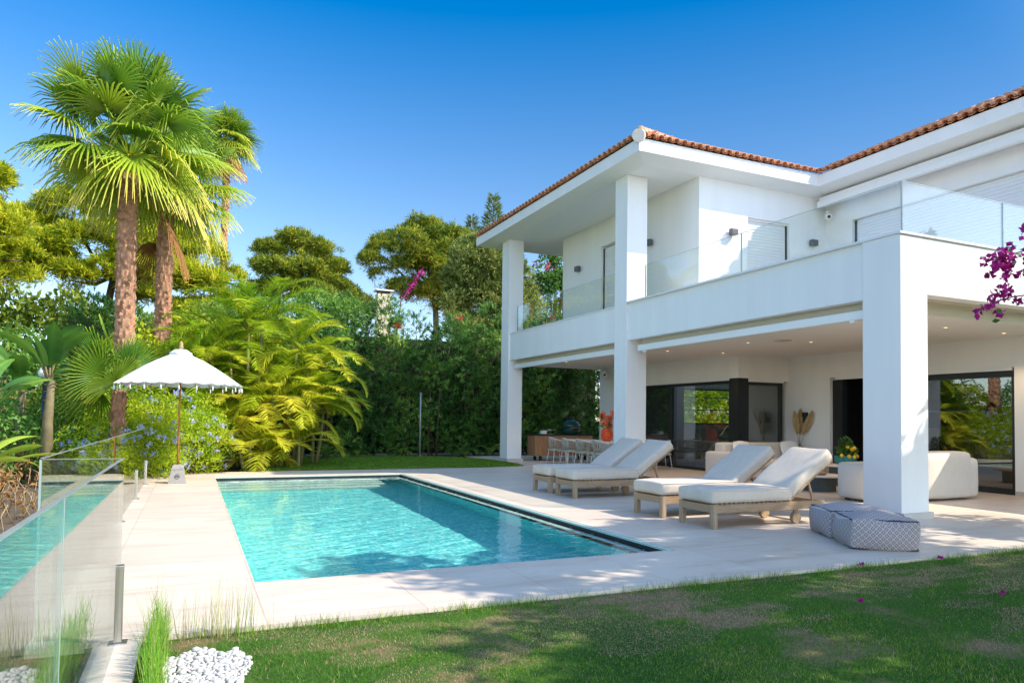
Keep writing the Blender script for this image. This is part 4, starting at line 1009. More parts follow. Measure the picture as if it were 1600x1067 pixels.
def palm_trunk(parent, x, y, z0, z1, r0, r1, lean=(0, 0)):
    n = 22; rows = int((z1 - z0) / .085); vs = []; fs = []
    for i in range(rows + 1):
        u = i / rows; z = z0 + (z1 - z0) * u; r = r0 + (r1 - r0) * u + .05 * max(0, u - .85) * 6 * r0
        for j in range(n):
            a = 2 * PI * j / n; ph = (j / n * 11 + (i // 3) * .5) % 1.0; f = (i % 3) / 3
            bmp = .045 * max(0, 1 - abs(ph - .5) * 3.2) * (1 - f) + RNG.uniform(-.008, .008)
            vs.append((x + lean[0] * u + (r + bmp) * math.cos(a), y + lean[1] * u + (r + bmp) * math.sin(a), z))
    fs = [(i * n + j, i * n + (j + 1) % n, (i + 1) * n + (j + 1) % n, (i + 1) * n + j) for i in range(rows) for j in range(n)]
    m = MB(); m.add(vs, fs, False)
    # ragged old leaf bases
    for k in range(int((z1 - z0) * 26)):
        z = RNG.uniform(z0, z1); u = (z - z0) / (z1 - z0); a = RNG.uniform(0, 2 * PI); r = r0 + (r1 - r0) * u
        c = Vector((x + lean[0] * u + r * math.cos(a), y + lean[1] * u + r * math.sin(a), z)); d = Vector((math.cos(a), math.sin(a), 1.3)).normalized(); s = Vector((-math.sin(a), math.cos(a), 0))
        m.add([c - s * .06, c + s * .06, c + d * .12 + s * .035, c + d * .15 - s * .03], [(0, 1, 2, 3)])
    return m.build('trunk', PALMB, parent)

def fan_palm(x, y, z0, zt, label, n=34, Rr=1.25, pet=.95, tr=.22, lean=(0, 0), lows=.35, dead=5, seed=1, group='tall fan palms'):
    global RNG
    RNG = np.random.default_rng(seed)
    t = thing('fan_palm', label, 'palm', (x, y, 0), 0, group)
    palm_trunk(t, x, y, z0, zt, tr * 1.12, tr, lean)
    fb = FB(); c = np.array([x + lean[0], y + lean[1], zt + .35])
    for k in range(n):
        u = (k + .5) / n; el = math.radians(90 - 125 * u ** 1.25 + RNG.uniform(-9, 9)); az = k * 2.399963 + RNG.uniform(-.25, .25)
        fan_leaf(fb, c + np.array([math.cos(az), math.sin(az), 0]) * tr * .5, az, el, pet * RNG.uniform(.8, 1.15) * (1 if u < .55 else 1 - .55 * (u - .55) / .45), Rr * RNG.uniform(.85, 1.1), 34, .15 + .8 * u ** 1.3, .24 + .5 * max(0, u - .25) + RNG.uniform(-.1, .16), 2.15, RNG.uniform(-.8, .8))
    fb.build('crown', FAN, t)
    if dead:
        fd = FB()
        for k in range(dead):
            az = RNG.uniform(0, 2 * PI); fan_leaf(fd, c - np.array([0, 0, .3]), az, math.radians(RNG.uniform(-75, -50)), pet * .9, Rr * .85, 20, .9, RNG.uniform(.1, .6), 1.2)
        fd.build('dead_leaves', DEADL, t)
    return t
fan_palm(-1.62, 21, -.05, 7.95, 'tall fan palm with the thick shaggy trunk left of the parasol', 50, 1.42, 1.62, .20, (-.06, 0), dead=1, seed=11)
fan_palm(-.88, 24.2, -.05, 8.1, 'fan palm just right of the tallest one, with a brown dead leaf hanging', 48, 1.42, 1.5, .20, (.0, 0), dead=1, seed=12)
fan_palm(1.25, 40, -.05, 15.6, 'distant slender fan palm with a pale thin trunk and small crown', 34, 1.3, .8, .15, (.1, 0), dead=8, seed=13)

def frond(fb, fr, o, az, el, L, v, arch=1.0, nl=46, ll=.52, lw=.036):
    """pinnate frond: arching rachis with two rows of leaflets"""
    o = np.array(o, float); h = np.array([math.cos(az), math.sin(az), 0]); s = np.array([-math.sin(az), math.cos(az), 0]); N = 12
    pts = [o]; tg = []
    e = el
    for i in range(N):
        d = h * math.cos(e) + np.array([0, 0, math.sin(e)]); tg.append(d); pts.append(pts[-1] + d * L / N); e -= arch * (.06 + .17 * i / N)
    tg.append(tg[-1]); pts = np.array(pts); tg = np.array(tg)
    fr.tube([tuple(p) for p in pts], [.016 * (1 - .8 * i / N) for i in range(N + 1)], 4, False)
    u = np.linspace(.16, .995, nl); k = u * N; i0 = np.minimum(k.astype(int), N - 1); f = (k - i0)[:, None]
    P = pts[i0] * (1 - f) + pts[i0 + 1] * f; T = tg[i0]; NN = np.cross(T, s)
    NN = np.where(NN[:, 2:3] < 0, -NN, NN)
    l = ll * (np.sin(np.clip(u, 0, 1) * PI * .93 + .12) ** .7)
    for sd in (-1, 1):
        D = T * .75 + s * sd * .85 + NN * .28 + RNG.normal(0, .05, (nl, 3)); D /= np.linalg.norm(D, axis=1, keepdims=True)
        hang = np.array([0, 0, -1]) * (RNG.uniform(.15, .5, nl)[:, None] + .25 * (arch > 1))
        fb.blades(P, D, l * RNG.uniform(.85, 1.05, nl), lw, np.clip(v + RNG.normal(0, .06, nl) + .15 * u, 0, 1), hang * (l[:, None]), 3)

def areca(x, y, stems, label, seed, Lf=2.0, vv=.5, nf=15, group='bright feathery palms in the bed behind the pool'):
    global RNG
    RNG = np.random.default_rng(seed)
    t = thing('feather_palm', label, 'palm', (x, y, 0), 0, group)
    fb = FB(); fr = MB(); st = MB()
    for (dx, dy, h) in stems:
        b = Vector((x + dx * .4, y + dy * .4, -.05)); e = Vector((x + dx, y + dy, h)); st.tube([b, (b + e) / 2 + Vector((dx * .1, 0, 0)), e], [.06, .05, .04], 7)
        for k in range(nf):
            u = k / nf; az = k * 2.399963 + RNG.uniform(-.4, .4); el = math.radians(80 - 85 * u + RNG.uniform(-10, 10))
            frond(fb, fr, e, az, el, Lf * RNG.uniform(.8, 1.15), np.clip(vv + .3 * u - .15 + RNG.uniform(-.15, .2), 0, 1), RNG.uniform(.75, 1.25))
    st.build('stems', M_plain('areca_cane', (.30, .27, .10), .6, var=.3), t); fr.build('leaf_stalks', M_plain('areca_rachis', (.38, .34, .05), .5, var=.2), t)
    fb.build('crown', ARECA, t)
areca(1.5, 22.6, [(0, 0, 4.0), (.4, .3, 4.3), (-.5, .2, 3.4)], 'tallest feathery palm, its fronds rising above the others toward the sky', 21, 2.3, .30)
areca(.4, 22.2, [(0, 0, 3.0), (-.5, .1, 2.2), (-.2, -.2, 1.5)], 'feathery palm just right of the parasol top', 22, 1.9, .4)
areca(2.9, 22.7, [(0, 0, 3.5), (.5, .2, 2.9), (-.3, 0, 2.3), (.2, -.3, 1.8)], 'feathery palm whose long yellow fronds hang toward the dark hedge', 23, 2.1, .62)
areca(2.2, 21.8, [(0, 0, 1.8), (.5, .2, 1.5), (-.6, .1, 1.6)], 'middle feathery palm with yellowing fronds above the far lawn', 24, 1.8, .68)
areca(1.5, 20.95, [(0, 0, .6), (.4, .1, .4), (-.3, .3, .9)], 'low yellow feathery palm at the pool deck right of the parasol', 25, 1.35, .85, 10)
areca(2.9, 21.6, [(0, 0, .7)], 'low green feathery palm at the left end of the far lawn', 26, 1.4, .6, 10)
areca(3.6, 23.6, [(0, 0, 2.0), (.3, 0, 1.6)], 'feathery palm in half shade against the hedge', 27, 1.7, .45)

# young fan palm left of the parasol
RNG = np.random.default_rng(31)
t = thing('young_fan_palm', 'young fan palm with broad green leaves reaching left toward the lamp post', 'palm', (-1.5, 18.2, 0))
palm_trunk(t, -1.5, 18.2, -.05, 2.0, .12, .12)
fb = FB()
for (az, el, pet, rr, v) in ((PI * 1.02, .38, .75, 1.0, .35), (PI * .93, .95, .9, 1.05, .2), (PI * 1.1, .05, .6, .95, .45), (PI * 1.25, .6, .7, .9, .4), (PI * .75, 1.2, 1.2, .95, .25), (PI * 1.45, .5, .4, .8, .5), (PI * .5, 1.0, .9, .9, .3), (.1, 1.1, .7, .8, .3), (PI * 1.02, -.25, .5, .9, .3)):
    fan_leaf(fb, (-1.5, 18.2, 2.05), az, el, pet * .7, rr * 1.12, 32, .18, v, 1.9, RNG.uniform(.7, 1.3) * (1 if math.cos(az) < 0 else -1))
fb.build('crown', FAN, t)

# banana-like plants at the left edge
def blade_leaf(fb, o, az, el, L, W, v, arch=.8, roll=0.0):
    o = np.array(o, float); h = np.array([math.cos(az), math.sin(az), 0]); s0 = np.array([-math.sin(az), math.cos(az), 0]); e = el; p = o.copy(); N = 11; V = []; A = []
    for i in range(N + 1):
        u = i / N; d = h * math.cos(e) + np.array([0, 0, math.sin(e)]); n = np.cross(d, s0); s = s0 * math.cos(roll) + n * math.sin(roll)
        wd = W * math.sin(min(1, u * 1.04 + .02) * PI) ** .55 * (.5 if u > .02 else .1); tear = RNG.uniform(-.03, .03)
        up_ = np.array([0, 0, 1])
        for q, k in ((-1, .10), (-.5, .12), (0, 0), (.5, .12), (1, .10)): V.append(p + s * q * wd + up_ * k * wd - up_ * abs(q) * wd * .25 + d * tear * abs(q)); A.append(min(1, max(0, v + .12 * (i % 2) * abs(q) + (.25 if q == 0 else 0))))
        p = p + d * L / N; e -= arch * .16
    Q = [[i * 5 + j, i * 5 + j + 1, i * 5 + 6 + j, i * 5 + 5 + j] for i in range(N) for j in range(4) if not (RNG.random() < .06 and j in (0, 3))]
    fb.raw(V, Q, A)
def banana(x, y, label, leaves, h, seed, cat='plant'):
    global RNG
    RNG = np.random.default_rng(seed)
    t = thing('banana_plant', label, cat, (x, y, 0), 0, 'large-leaved plants at the left edge')
    m = MB(); m.tube([(x, y, -.06), (x, y, h * .6), (x + .05, y, h)], [.13, .10, .06], 10); fb = FB()
    for (az, el, L, W, v) in leaves:
        o = Vector((x, y, h * RNG.uniform(.75, 1.0))); e = o + Vector((math.cos(az) * math.cos(el), math.sin(az) * math.cos(el), math.sin(el))) * .4; m.tube([o, e], [.03, .02], 6); blade_leaf(fb, e, az, el, L, W, v, RNG.uniform(.3, .8), RNG.uniform(-1.1, 1.1))
    m.build('stem', M_plain('banana_stem', (.16, .13, .06), .8, var=.3), t); fb.build('leaves', BANA, t)
def rl(n, L, W, v, seed, lo=.2, hi=1.35):
    g = np.random.default_rng(seed); return [(k * 2.4 + g.uniform(-.3, .3), g.uniform(lo, hi), L * g.uniform(.8, 1.15), W * g.uniform(.85, 1.1), np.clip(v + g.uniform(-.15, .2), 0, 1)) for k in range(n)]
banana(-2.75, 17.6, 'dark green banana plant with upright paddle leaves against the sky gap', rl(10, 1.25, .40, .2, 1, 1.05, 1.5), 2.2, 41)
banana(-3.6, 16.4, 'banana plant at the left edge of the picture beside the ochre wall', rl(10, .95, .26, .55, 2, .6, 1.45), 1.5, 42)
banana(-3.6, 19.6, 'banana plant behind the lamp post in shade', rl(9, 1.2, .40, .3, 3, .9, 1.5), 2.1, 43)
banana(-3.3, 14.2, 'low plant with sunlit yellow green paddle leaves by the glass fence', rl(9, 1.0, .26, .85, 4, .1, .9), .5, 44)
banana(-2.0, 20.8, 'banana plant half hidden behind the young fan palm', rl(8, 1.3, .42, .4, 5, .8, 1.4), 1.6, 45)
# dry twigs
RNG = np.random.default_rng(51)
t = thing('dry_shrub', 'tangle of dry brown twigs at the left edge behind the glass fence', 'shrub', (-2.9, 13, 0))
m = MB()
for k in range(150):
    p = Vector((-2.95 + RNG.normal(0, .45), 12.2 + RNG.normal(0, 1.0), 0)); d = Vector((RNG.normal(0, .35), RNG.normal(0, .35), 1)).normalized(); h = RNG.uniform(.3, .75); q = p + d * h
    m.tube([p, (p + q) / 2 + Vector((RNG.normal(0, .05), RNG.normal(0, .05), 0)), q, q + Vector((RNG.normal(0, .1), RNG.normal(0, .1), RNG.normal(0, .05)))], [.008, .006, .005, .003], 4)
m.build('twigs', DRIED, t)
fb = FB(); P = np.stack([-2.95 + RNG.normal(0, .5, 900), 12.2 + RNG.normal(0, 1.1, 900), RNG.uniform(.05, .75, 900)], 1); fb.leaves(P, unit(900), unit(900), .12, .035, RNG.random(900), .3, .4); fb.build('withered_leaves', DEADL, t)

# plumbago bush with pale blue flowers
RNG = np.random.default_rng(61)
t = thing('plumbago_bush', 'large bright green bush dotted with pale blue flowers behind the parasol', 'bush', (-.8, 19.6, 0))
PL = [(-1.7, 18.7, .75, .8), (-1.0, 19.0, .8, .85), (-.5, 19.6, .85, .9), (.1, 20.2, .8, .85), (.7, 20.9, .7, .6), (-1.7, 19.9, 1.35, .75), (-.9, 20.2, 1.5, .75), (0, 20.8, 1.35, .75), (-2.3, 18.4, .5, .65), (-1.25, 18.0, .35, .5), (-.55, 18.7, .3, .45), (.35, 19.95, .3, .4), (-2.0, 17.3, .3, .5), (-.9, 19.8, .5, .9)]
fb = FB(); N_ = 30000; P, d = lobe_points(PL, N_, .45, 1, .55, .3, 4); keep = (P[:, 2] > -.02) & ((P[:, 0] < -.93) | (P[:, 1] > 18.2)); P = P[keep]; d = d[keep]; N_ = len(P)
fb.leaves(P, d * .6 + unit(N_) + [0, 0, .3], unit(N_) + d, RNG.uniform(.05, .10, N_), RNG.uniform(.028, .045, N_), np.clip(.25 + .5 * RNG.random(N_) + .25 * (sfield(P, 2.5, 3) - .5), 0, 1), .15, .2)
fb.build('foliage', PLUM, t)
P, d = lobe_points(PL, 330, .05, 1, .4, .3, 4); keep = (P[:, 2] > .1) & ((P[:, 0] < -.93) | (P[:, 1] > 18.2)) & ((P[:, 2] < 1.25) | (RNG.random(330) < .3)); P = P[keep] + d[keep] * .05; d = d[keep]
P = np.repeat(P, 26, 0) + RNG.normal(0, .035, (len(P) * 26, 3)); d = np.repeat(d, 26, 0); fb = FB(); fb.leaves(P, d + unit(len(P)) * .9, d + unit(len(P)) * .4, .038, .034, RNG.random(len(P)), .1, .1, .6); fb.build('flowers', BLUEF, t)
m = MB()
for k in range(40): p = Vector((RNG.uniform(-2, .4), 0, -.05)); p.y = 19.6 + (p.x + .8) * .7 + RNG.normal(0, .3); m.tube([p, p + Vector((RNG.normal(0, .2), RNG.normal(0, .2), RNG.uniform(.6, 1.3)))], [.012, .005], 5)
m.build('stems', BARK, t)

# ------------------------------------------------------------------ hedge and shrubs
def rosettes(fb, P, d, k=9, L=.17, W=.03, v=None):
    n = len(P); v = RNG.random(n) if v is None else v
    ax = d * .8 + unit(n) * .45 + np.array([0, 0, .55]); ax /= np.linalg.norm(ax, axis=1, keepdims=True)
    T = np.cross(ax, unit(n)); T /= np.linalg.norm(T, axis=1, keepdims=True); B_ = np.cross(ax, T)
    for j in range(k):
        a = 2 * PI * j * .382 + RNG.uniform(-.2, .2, n); sp = RNG.uniform(.5, 1.2, n) if j < k - 2 else RNG.uniform(.05, .3, n)
        D = ax + (T * np.cos(a)[:, None] + B_ * np.sin(a)[:, None]) * sp[:, None]
        fb.leaves(P - ax * RNG.uniform(0, .12, n)[:, None], D, ax, L * RNG.uniform(.75, 1.2, n), W * RNG.uniform(.8, 1.2, n), np.clip(v + RNG.normal(0, .08, n), 0, 1), .12, .12)
RNG = np.random.default_rng(71)
t = thing('oleander_hedge', 'tall dense hedge of narrow dark green leaves across the back of the garden', 'hedge', (8, 28.2, 0))
def top_z(x): return 5.55 + .4 * math.sin(x * 1.3) + .35 * math.sin(x * 2.7 + 1) + (.9 if 13.2 < x < 20 else 0) - (.5 if x < 3 else 0)
LB = []
x = -3.5
while x < 17.6:
    tz = top_z(x); z = .3
    while z < tz - .3: LB.append((x + RNG.uniform(-.35, .35), 28.1 + RNG.uniform(-.75, .3), z + RNG.uniform(-.25, .3), RNG.uniform(.5, 1.0))); z += .75
    x += .8
fb = FB(); N_ = 23000; P, d = lobe_points(LB, N_, .3, 1, .7, .25, 6); keep = (P[:, 2] > 0.02) & (P[:, 1] < 28.9) & ((d[:, 1] < .35) | (P[:, 2] > 4.6)); P = P[keep]; d = d[keep]
rosettes(fb, P, d, 8, .21, .038, np.clip(-.05 + 1.0 * sfield(P, 1.6, 5) * RNG.uniform(.5, 1.3, len(P)), 0, 1))
fb.build('foliage', HEDGE, t)
m = MB()
for k in range(50):
    x = RNG.uniform(-3.5, 17); p = Vector((x, 28.3 + RNG.normal(0, .3), -.05)); m.tube([p, p + Vector((RNG.normal(0, .3), RNG.normal(0, .2), 2.2)), p + Vector((RNG.normal(0, .5), RNG.normal(0, .3), 4.5))], [.04, .03, .012], 5)
m.build('stems', BARK, t)
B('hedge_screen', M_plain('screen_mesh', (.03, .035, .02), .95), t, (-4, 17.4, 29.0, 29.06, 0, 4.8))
fb = FB(); q = np.array([[5.9, 27.2, 2.05], [9.9, 27.3, 5.6], [16.3, 27.4, 5.2], [14.2, 27.3, 5.9], [17.2, 27.4, 6.1], [7.4, 27.4, 5.1]]); P = np.repeat(q, 30, 0) + RNG.normal(0, .09, (180, 3)); fb.leaves(P, unit(180), unit(180), .09, .07, RNG.random(180)); fb.build('blossoms', REDB, t)
# low plants along the foot of the hedge
def low_fern(x, y, L, label, seed, mat=BANA, n=12):
    global RNG
    RNG = np.random.default_rng(seed); t = thing('fern', label, 'plant', (x, y, 0), 0, 'low plants along the foot of the hedge'); fb = FB(); fr = MB()
    for k in range(n): frond(fb, fr, (x, y, .02), k * 2.4 + RNG.uniform(-.3, .3), RNG.uniform(.5, 1.3), L * RNG.uniform(.7, 1.1), RNG.uniform(.2, .7), 1.3, 20, L * .22, .035)
    fr.build('leaf_stalks', M_plain('fern_rachis', (.10, .14, .03), .6), t, ); fb.build('fronds', mat, t)
low_fern(9.9, 26.7, .95, 'dark fern left of the tall back pillar', 81); low_fern(7.5, 26.95, .8, 'fern just left of the thin metal pole', 82); low_fern(5.6, 26.9, .9, 'spiky low plant at the shaded left part of the hedge', 83); low_fern(11.0, 26.5, .9, 'small fern tucked beside the tall back pillar', 84); low_fern(4.4, 26.0, .9, 'low fern near the yellow palm fronds at the lawn edge', 85)
def shrub(name, x, y, lobes, n, label, mat, seed, L=.13, W=.055, cat='shrub', grp='shrubs filling the beds'):
    global RNG
    RNG = np.random.default_rng(seed); t = thing(name, label, cat, (x, y, 0), 0, grp); fb = FB(); P, d = lobe_points(lobes, n, .4, 1, .6, .3, seed); keep = P[:, 2] > 0; P = P[keep]; d = d[keep]; n = len(P)
    fb.leaves(P, d * .6 + unit(n) + [0, 0, .2], unit(n) + d, RNG.uniform(.7, 1.2, n) * L, RNG.uniform(.8, 1.2, n) * W, np.clip(sfield(P, 1.5, seed) * .6 + RNG.random(n) * .4, 0, 1), .15, .2)
    fb.build('foliage', mat, t); m = MB()
    for q in lobes[:6]: m.tube([(x, y, -.05), ((x + q[0]) / 2, (y + q[1]) / 2, q[2] * .5), (q[0], q[1], q[2])], [.05, .03, .015], 5)
    m.build('stems', BARK, t)
shrub('leafy_shrub', -4.5, 20.5, [(-4.5, 20.5, .8, 1.1), (-5.6, 21, 1.0, 1.2), (-3.4, 21.4, .9, 1.0), (-6.8, 20, 1.0, 1.2), (-4.6, 18.2, .5, .8), (-4.9, 16.2, .5, .8), (-4.6, 14, .4, .7), (-2.7, 19.9, 1.3, .8), (-3.4, 20.2, 2.1, .85), (-2.4, 21, 2.2, .8), (-4.2, 21.5, 2.7, .95), (-3.6, 18.2, .9, .8), (-2.5, 18.6, .6, .6)], 19000, 'dark shaded shrub at the far left beneath the banana plants', OLEA, 91)
shrub('leafy_shrub', -3.0, 23.0, [(-3.4, 23.2, 1.3, 1.2), (-2.2, 23.4, 1.6, 1.2), (-1.0, 23, 1.5, 1.2), (.2, 23.6, 1.6, 1.2), (-2.2, 22.4, 2.6, .8), (-.4, 22.9, 2.8, .9), (.6, 24.2, 2.9, 1.1), (-1.4, 24.5, 3.2, 1.0), (1.6, 25, 3.2, 1.2), (-.3, 25.0, 4.1, .8)], 22000, 'tall leafy green shrub between the two nearest palm trunks', PLUM, 92, .15, .07)
shrub('leafy_shrub', 4.6, 27.0, [(3.2, 26.8, 4.7, 1.0), (4.2, 27.2, 5.4, .9), (5.3, 27.4, 5.3, .8), (2.2, 26.6, 4.2, 1.0), (4.6, 26.9, 4.3, .9), (3.6, 26.6, 3.4, .9), (2.6, 26.6, 2.6, 1.0), (4.9, 27.0, 3.2, .8)], 15000, 'sunlit fresh green shrub rising above the hedge right of the feathery palms', OLEA, 93, .18, .04)

# ------------------------------------------------------------------ background trees
def tree(name, label, base, lobes, n, size, mat, seed, trad=.25, blades=4, zs=.75, low=.3, w=.14, lump=.5, shell=.45, top=None, grp='trees beyond the garden', cat='tree'):
    global RNG
    RNG = np.random.default_rng(seed); t = thing(name, label, cat, (*base, 0), 0, grp); fb = FB()
    sub_ = []
    if name == 'stone_pine' or name == 'juniper_tree': lobes = [(a, b_, c_, r_ * 1.18) for (a, b_, c_, r_) in lobes]
    for (a, b_, c_, r_) in lobes:
        sub_.append((a, b_, c_, r_ * .72))
        for q in unit(6): sub_.append((a + q[0] * r_ * .72, b_ + q[1] * r_ * .72, c_ + abs(q[2]) * r_ * .62 * zs - .1 * r_, r_ * RNG.uniform(.3, .5)))
    tuft_crown(fb, sub_, n, size, blades, zs, low, shell, lump, seed, w); fb.build('crown', mat, t)
    L_ = np.array(lobes); c = L_[:, :3].mean(0); tp = top or (c[0], c[1], c[2] - 1.0)
    pts = [(base[0], base[1], -.1), ((base[0] * 2 + tp[0]) / 3 + .2, (base[1] * 2 + tp[1]) / 3, tp[2] * .35), ((base[0] + tp[0] * 2) / 3, (base[1] + tp[1] * 2) / 3, tp[2] * .7), tp]
    trunk(t, pts, [trad, trad * .8, trad * .65, trad * .5], 9, BARK, 'trunk', limbs_to(tp, lobes[:12], trad * .45)); return t
shrub('leafy_shrub', 25.5, 31, [(x_, 31, z_, 1.1) for x_ in (22.5, 24, 25.5, 27, 28.5, 30) for z_ in (.8, 2.2, 3.6)], 12000, 'sunlit green bush seen through the far kitchen window', PLUM, 95, .3, .12)
shrub('leafy_shrub', 19.5, 29.5, [(x_, 29.6, z_, 1.0) for x_ in (18.4, 19.6, 20.8, 22) for z_ in (.6, 1.7)], 6000, 'shaded green bush behind the house beyond the kitchen window', OLEA, 96, .22, .06)
# two pines behind the palms on the left
tree('pine_tree', 'bright yellow green pine behind the fan palm trunks', (-4.6, 38), [(-6.6, 38, 9.9, 1.5), (-5.2, 37.5, 10.7, 1.5), (-3.6, 38, 11.0, 1.4), (-5.9, 37, 8.7, 1.3), (-4.2, 37, 9.2, 1.6), (-2.6, 37.5, 9.6, 1.5), (-1.2, 38, 9.9, 1.5), (-3.0, 36.8, 8.0, 1.3), (-1.4, 37, 8.2, 1.4), (-4.9, 36.8, 7.6, 1.1), (.2, 38, 9.4, 1.3), (-.2, 37.2, 7.9, 1.3), (1.2, 38, 8.2, 1.1), (-2.4, 36.9, 6.9, .9), (-7.0, 37.5, 8.0, 1.2), (1.4, 38.2, 6.8, 1.1), (.3, 37.5, 6.4, 1.2), (-1.0, 37.2, 6.4, .9)], 34000, .30, PINE, 101, .3, 5, top=(-3.5, 38, 8.0))
tree('pine_tree', 'nearer pine cut by the left edge of the picture', (-7.0, 30), [(-6.9, 30, 9.6, 1.1), (-7.3, 30, 8.5, 1.4), (-6.2, 29.6, 7.8, 1.2), (-7.0, 29.6, 6.7, 1.3), (-6.0, 29.8, 6.2, 1.0), (-7.8, 29.5, 7.4, 1.5), (-5.6, 29.8, 7.0, .8), (-8.5, 30, 9, 1.6)], 15000, .26, PINE, 102, .22, 5, top=(-7.0, 30, 7.2))
tree('pine_tree', 'rounded pine standing behind the feathery palms in the middle', (5.8, 46), [(4.0, 46, 11.6, 1.1), (5.4, 46, 12.2, 1.4), (6.9, 46, 11.9, 1.3), (8.0, 46, 10.9, 1.1), (4.4, 45.3, 10.2, 1.4), (6.0, 45.2, 10.5, 1.5), (7.6, 45.4, 9.8, 1.3), (5.0, 45, 9.0, 1.3), (6.8, 45, 8.9, 1.3), (8.8, 45.5, 9.2, .9), (3.4, 46, 9.0, 1.2)], 22000, .30, PINE2, 103, .3, 5, top=(6, 46, 9.5))
tree('stone_pine', 'large umbrella-shaped pine right of centre with dark limbs under its crown', (15.2, 45.5), [(11.0, 45, 12.2, 1.25), (12.3, 45, 13.1, 1.4), (13.6, 45, 13.7, 1.35), (14.9, 45, 13.4, 1.4), (16.1, 45, 13.0, 1.4), (12.0, 44.4, 12.0, 1.2), (13.4, 44.2, 12.6, 1.3), (14.8, 44.3, 12.2, 1.3), (14.0, 44.3, 11.2, 1.3), (15.6, 44.4, 10.6, 1.3), (12.6, 44.6, 11.2, 1.1), (16.9, 44.6, 10.7, 1.3), (14.4, 44.8, 9.6, 1.1), (16.0, 44.9, 8.8, 1.2), (11.6, 45, 9.8, .8), (10.4, 45, 11.4, .9), (17.0, 45, 12.3, 1.2), (16.2, 44.6, 11.6, 1.2), (11.2, 45, 10.6, .8), (12.6, 45, 10.2, .7), (15.0, 45, 10.8, .9), (13.3, 45.5, 9.6, .7), (17.8, 45, 11.0, 1.1), (16.6, 45.5, 9.7, 1.0)], 30000, .29, PINE2, 104, .32, 5, zs=.8, low=.35, top=(14.6, 45.2, 10.2))
tree('pine_tree', 'small dark pine top left of the chimney', (8.6, 52), [(9.4, 52, 10.9, .7), (10.3, 52, 10.4, .8), (8.7, 52, 10.2, .8), (11.2, 52, 9.7, .9), (9.6, 52, 9.3, 1.0), (12.4, 52, 9.4, .9)], 3500, .4, CONI, 105, .2, 4)
tree('pine_tree', 'yellow green pine tip peeping over the tiled eave at its far end', (18.8, 46), [(18.9, 46, 13.9, .9), (18.3, 46, 12.9, 1.1), (19.6, 46, 12.7, 1.2), (20.5, 46, 12.4, 1.2)], 4000, .4, PINE2, 106, .2, 5)
CJ = []
for k in range(46):
    u = k / 45; z = 4.6 + 5.4 * u; sp = 2.1 * (1 - .55 * u); g = np.random.default_rng(200 + k); CJ.append((13.5 + g.uniform(-sp, sp) * 1.1 + .3 * u, 34 + g.uniform(-.8, .3), z, g.uniform(.6, .9)))
CJ += [(12.2, 34, 8.3, .7), (12.7, 34, 9.3, .7), (13.3, 34, 10.1, .6), (15.0, 34, 9.2, .8), (15.6, 34, 8.4, .9), (16.2, 34, 7.2, 1.0), (12.0, 34, 7.0, .8)]
tree('juniper_tree', 'broad olive green conifer between the umbrella pine and the back pillar', (13.4, 34.4), CJ, 22000, .27, CONI, 107, .25, 4, zs=1.5, low=.4, w=.2, lump=.4)
# slim conifer tips above the roof edge
t = thing('slim_conifer', 'slim grey green conifer tip just above the far end of the roof', 'tree', (21.3, 52, 0), 0, 'trees beyond the garden'); RNG = np.random.default_rng(108)
fb = FB()
for (cx, zt_) in ((21.6, 19.4), (19.8, 17.4)):
    n = 1500; u = RNG.random(n) ** .7; r = .12 + 1.5 * u; a = RNG.uniform(0, 2 * PI, n); P = np.stack([cx + r * np.cos(a) * RNG.random(n), 52 + r * np.sin(a), zt_ - u * 5], 1); D = np.stack([np.cos(a), np.sin(a), np.full(n, .5)], 1); fb.leaves(P, D, unit(n), .5, .08, RNG.random(n) * .6)
fb.build('crown', CONI, t); MB().tube([(21.6, 52, 0), (21.6, 52, 19.2)], [.25, .04], 7).tube([(19.8, 52, 0), (19.8, 52, 17.2)], [.2, .03], 7).build('trunk', BARK, t)
# red flowering climber seen through the balcony
RNG = np.random.default_rng(109)
LBv = [(17.3, 35, 7.8, 1.0), (18.4, 35, 8.6, 1.1), (19.2, 35, 9.4, 1.1), (17.6, 35, 9.2, .9), (18.2, 35, 10.2, .9), (19.6, 35, 8.0, 1.2), (16.6, 35, 7.0, 1.0), (20.4, 35, 9.4, 1.2), (16.8, 35, 8.2, .6), (20, 35, 10.6, 1)]
t = thing('flowering_tree', 'dark leafy tree with red blossoms seen through the left balcony opening', 'tree', (18.3, 35.3, 0), 0, 'trees beyond the garden')
fb = FB(); P, d = lobe_points(LBv, 9000, .8, 1, .6, .3, 8); keep = sfield(P, 2.0, 4) > .42; P = P[keep]; d = d[keep]; n = len(P); fb.leaves(P, unit(n), unit(n), .22, .12, RNG.random(n) * .6, .2, .2); fb.build('crown', OLEA, t)
fb = FB(); P, d = lobe_points(LBv, 55, .2, 1, .6, .3, 8); P = np.repeat(P, 14, 0) + RNG.normal(0, .10, (55 * 14, 3)); n = len(P); fb.leaves(P, unit(n), unit(n), .16, .12, RNG.random(n)); fb.build('blossoms', REDB, t)
m = MB(); m.tube([(18.3, 35.3, -.1), (18.4, 35.2, 5), (18.3, 35, 8)], [.2, .15, .08], 8)
for q in LBv: m.tube([(18.4, 35.2, 6.0), ((18.4 + q[0]) / 2, 35, q[2] - .6), (q[0], q[1], q[2])], [.07, .05, .02], 5)
m.build('trunk', BARK, t)
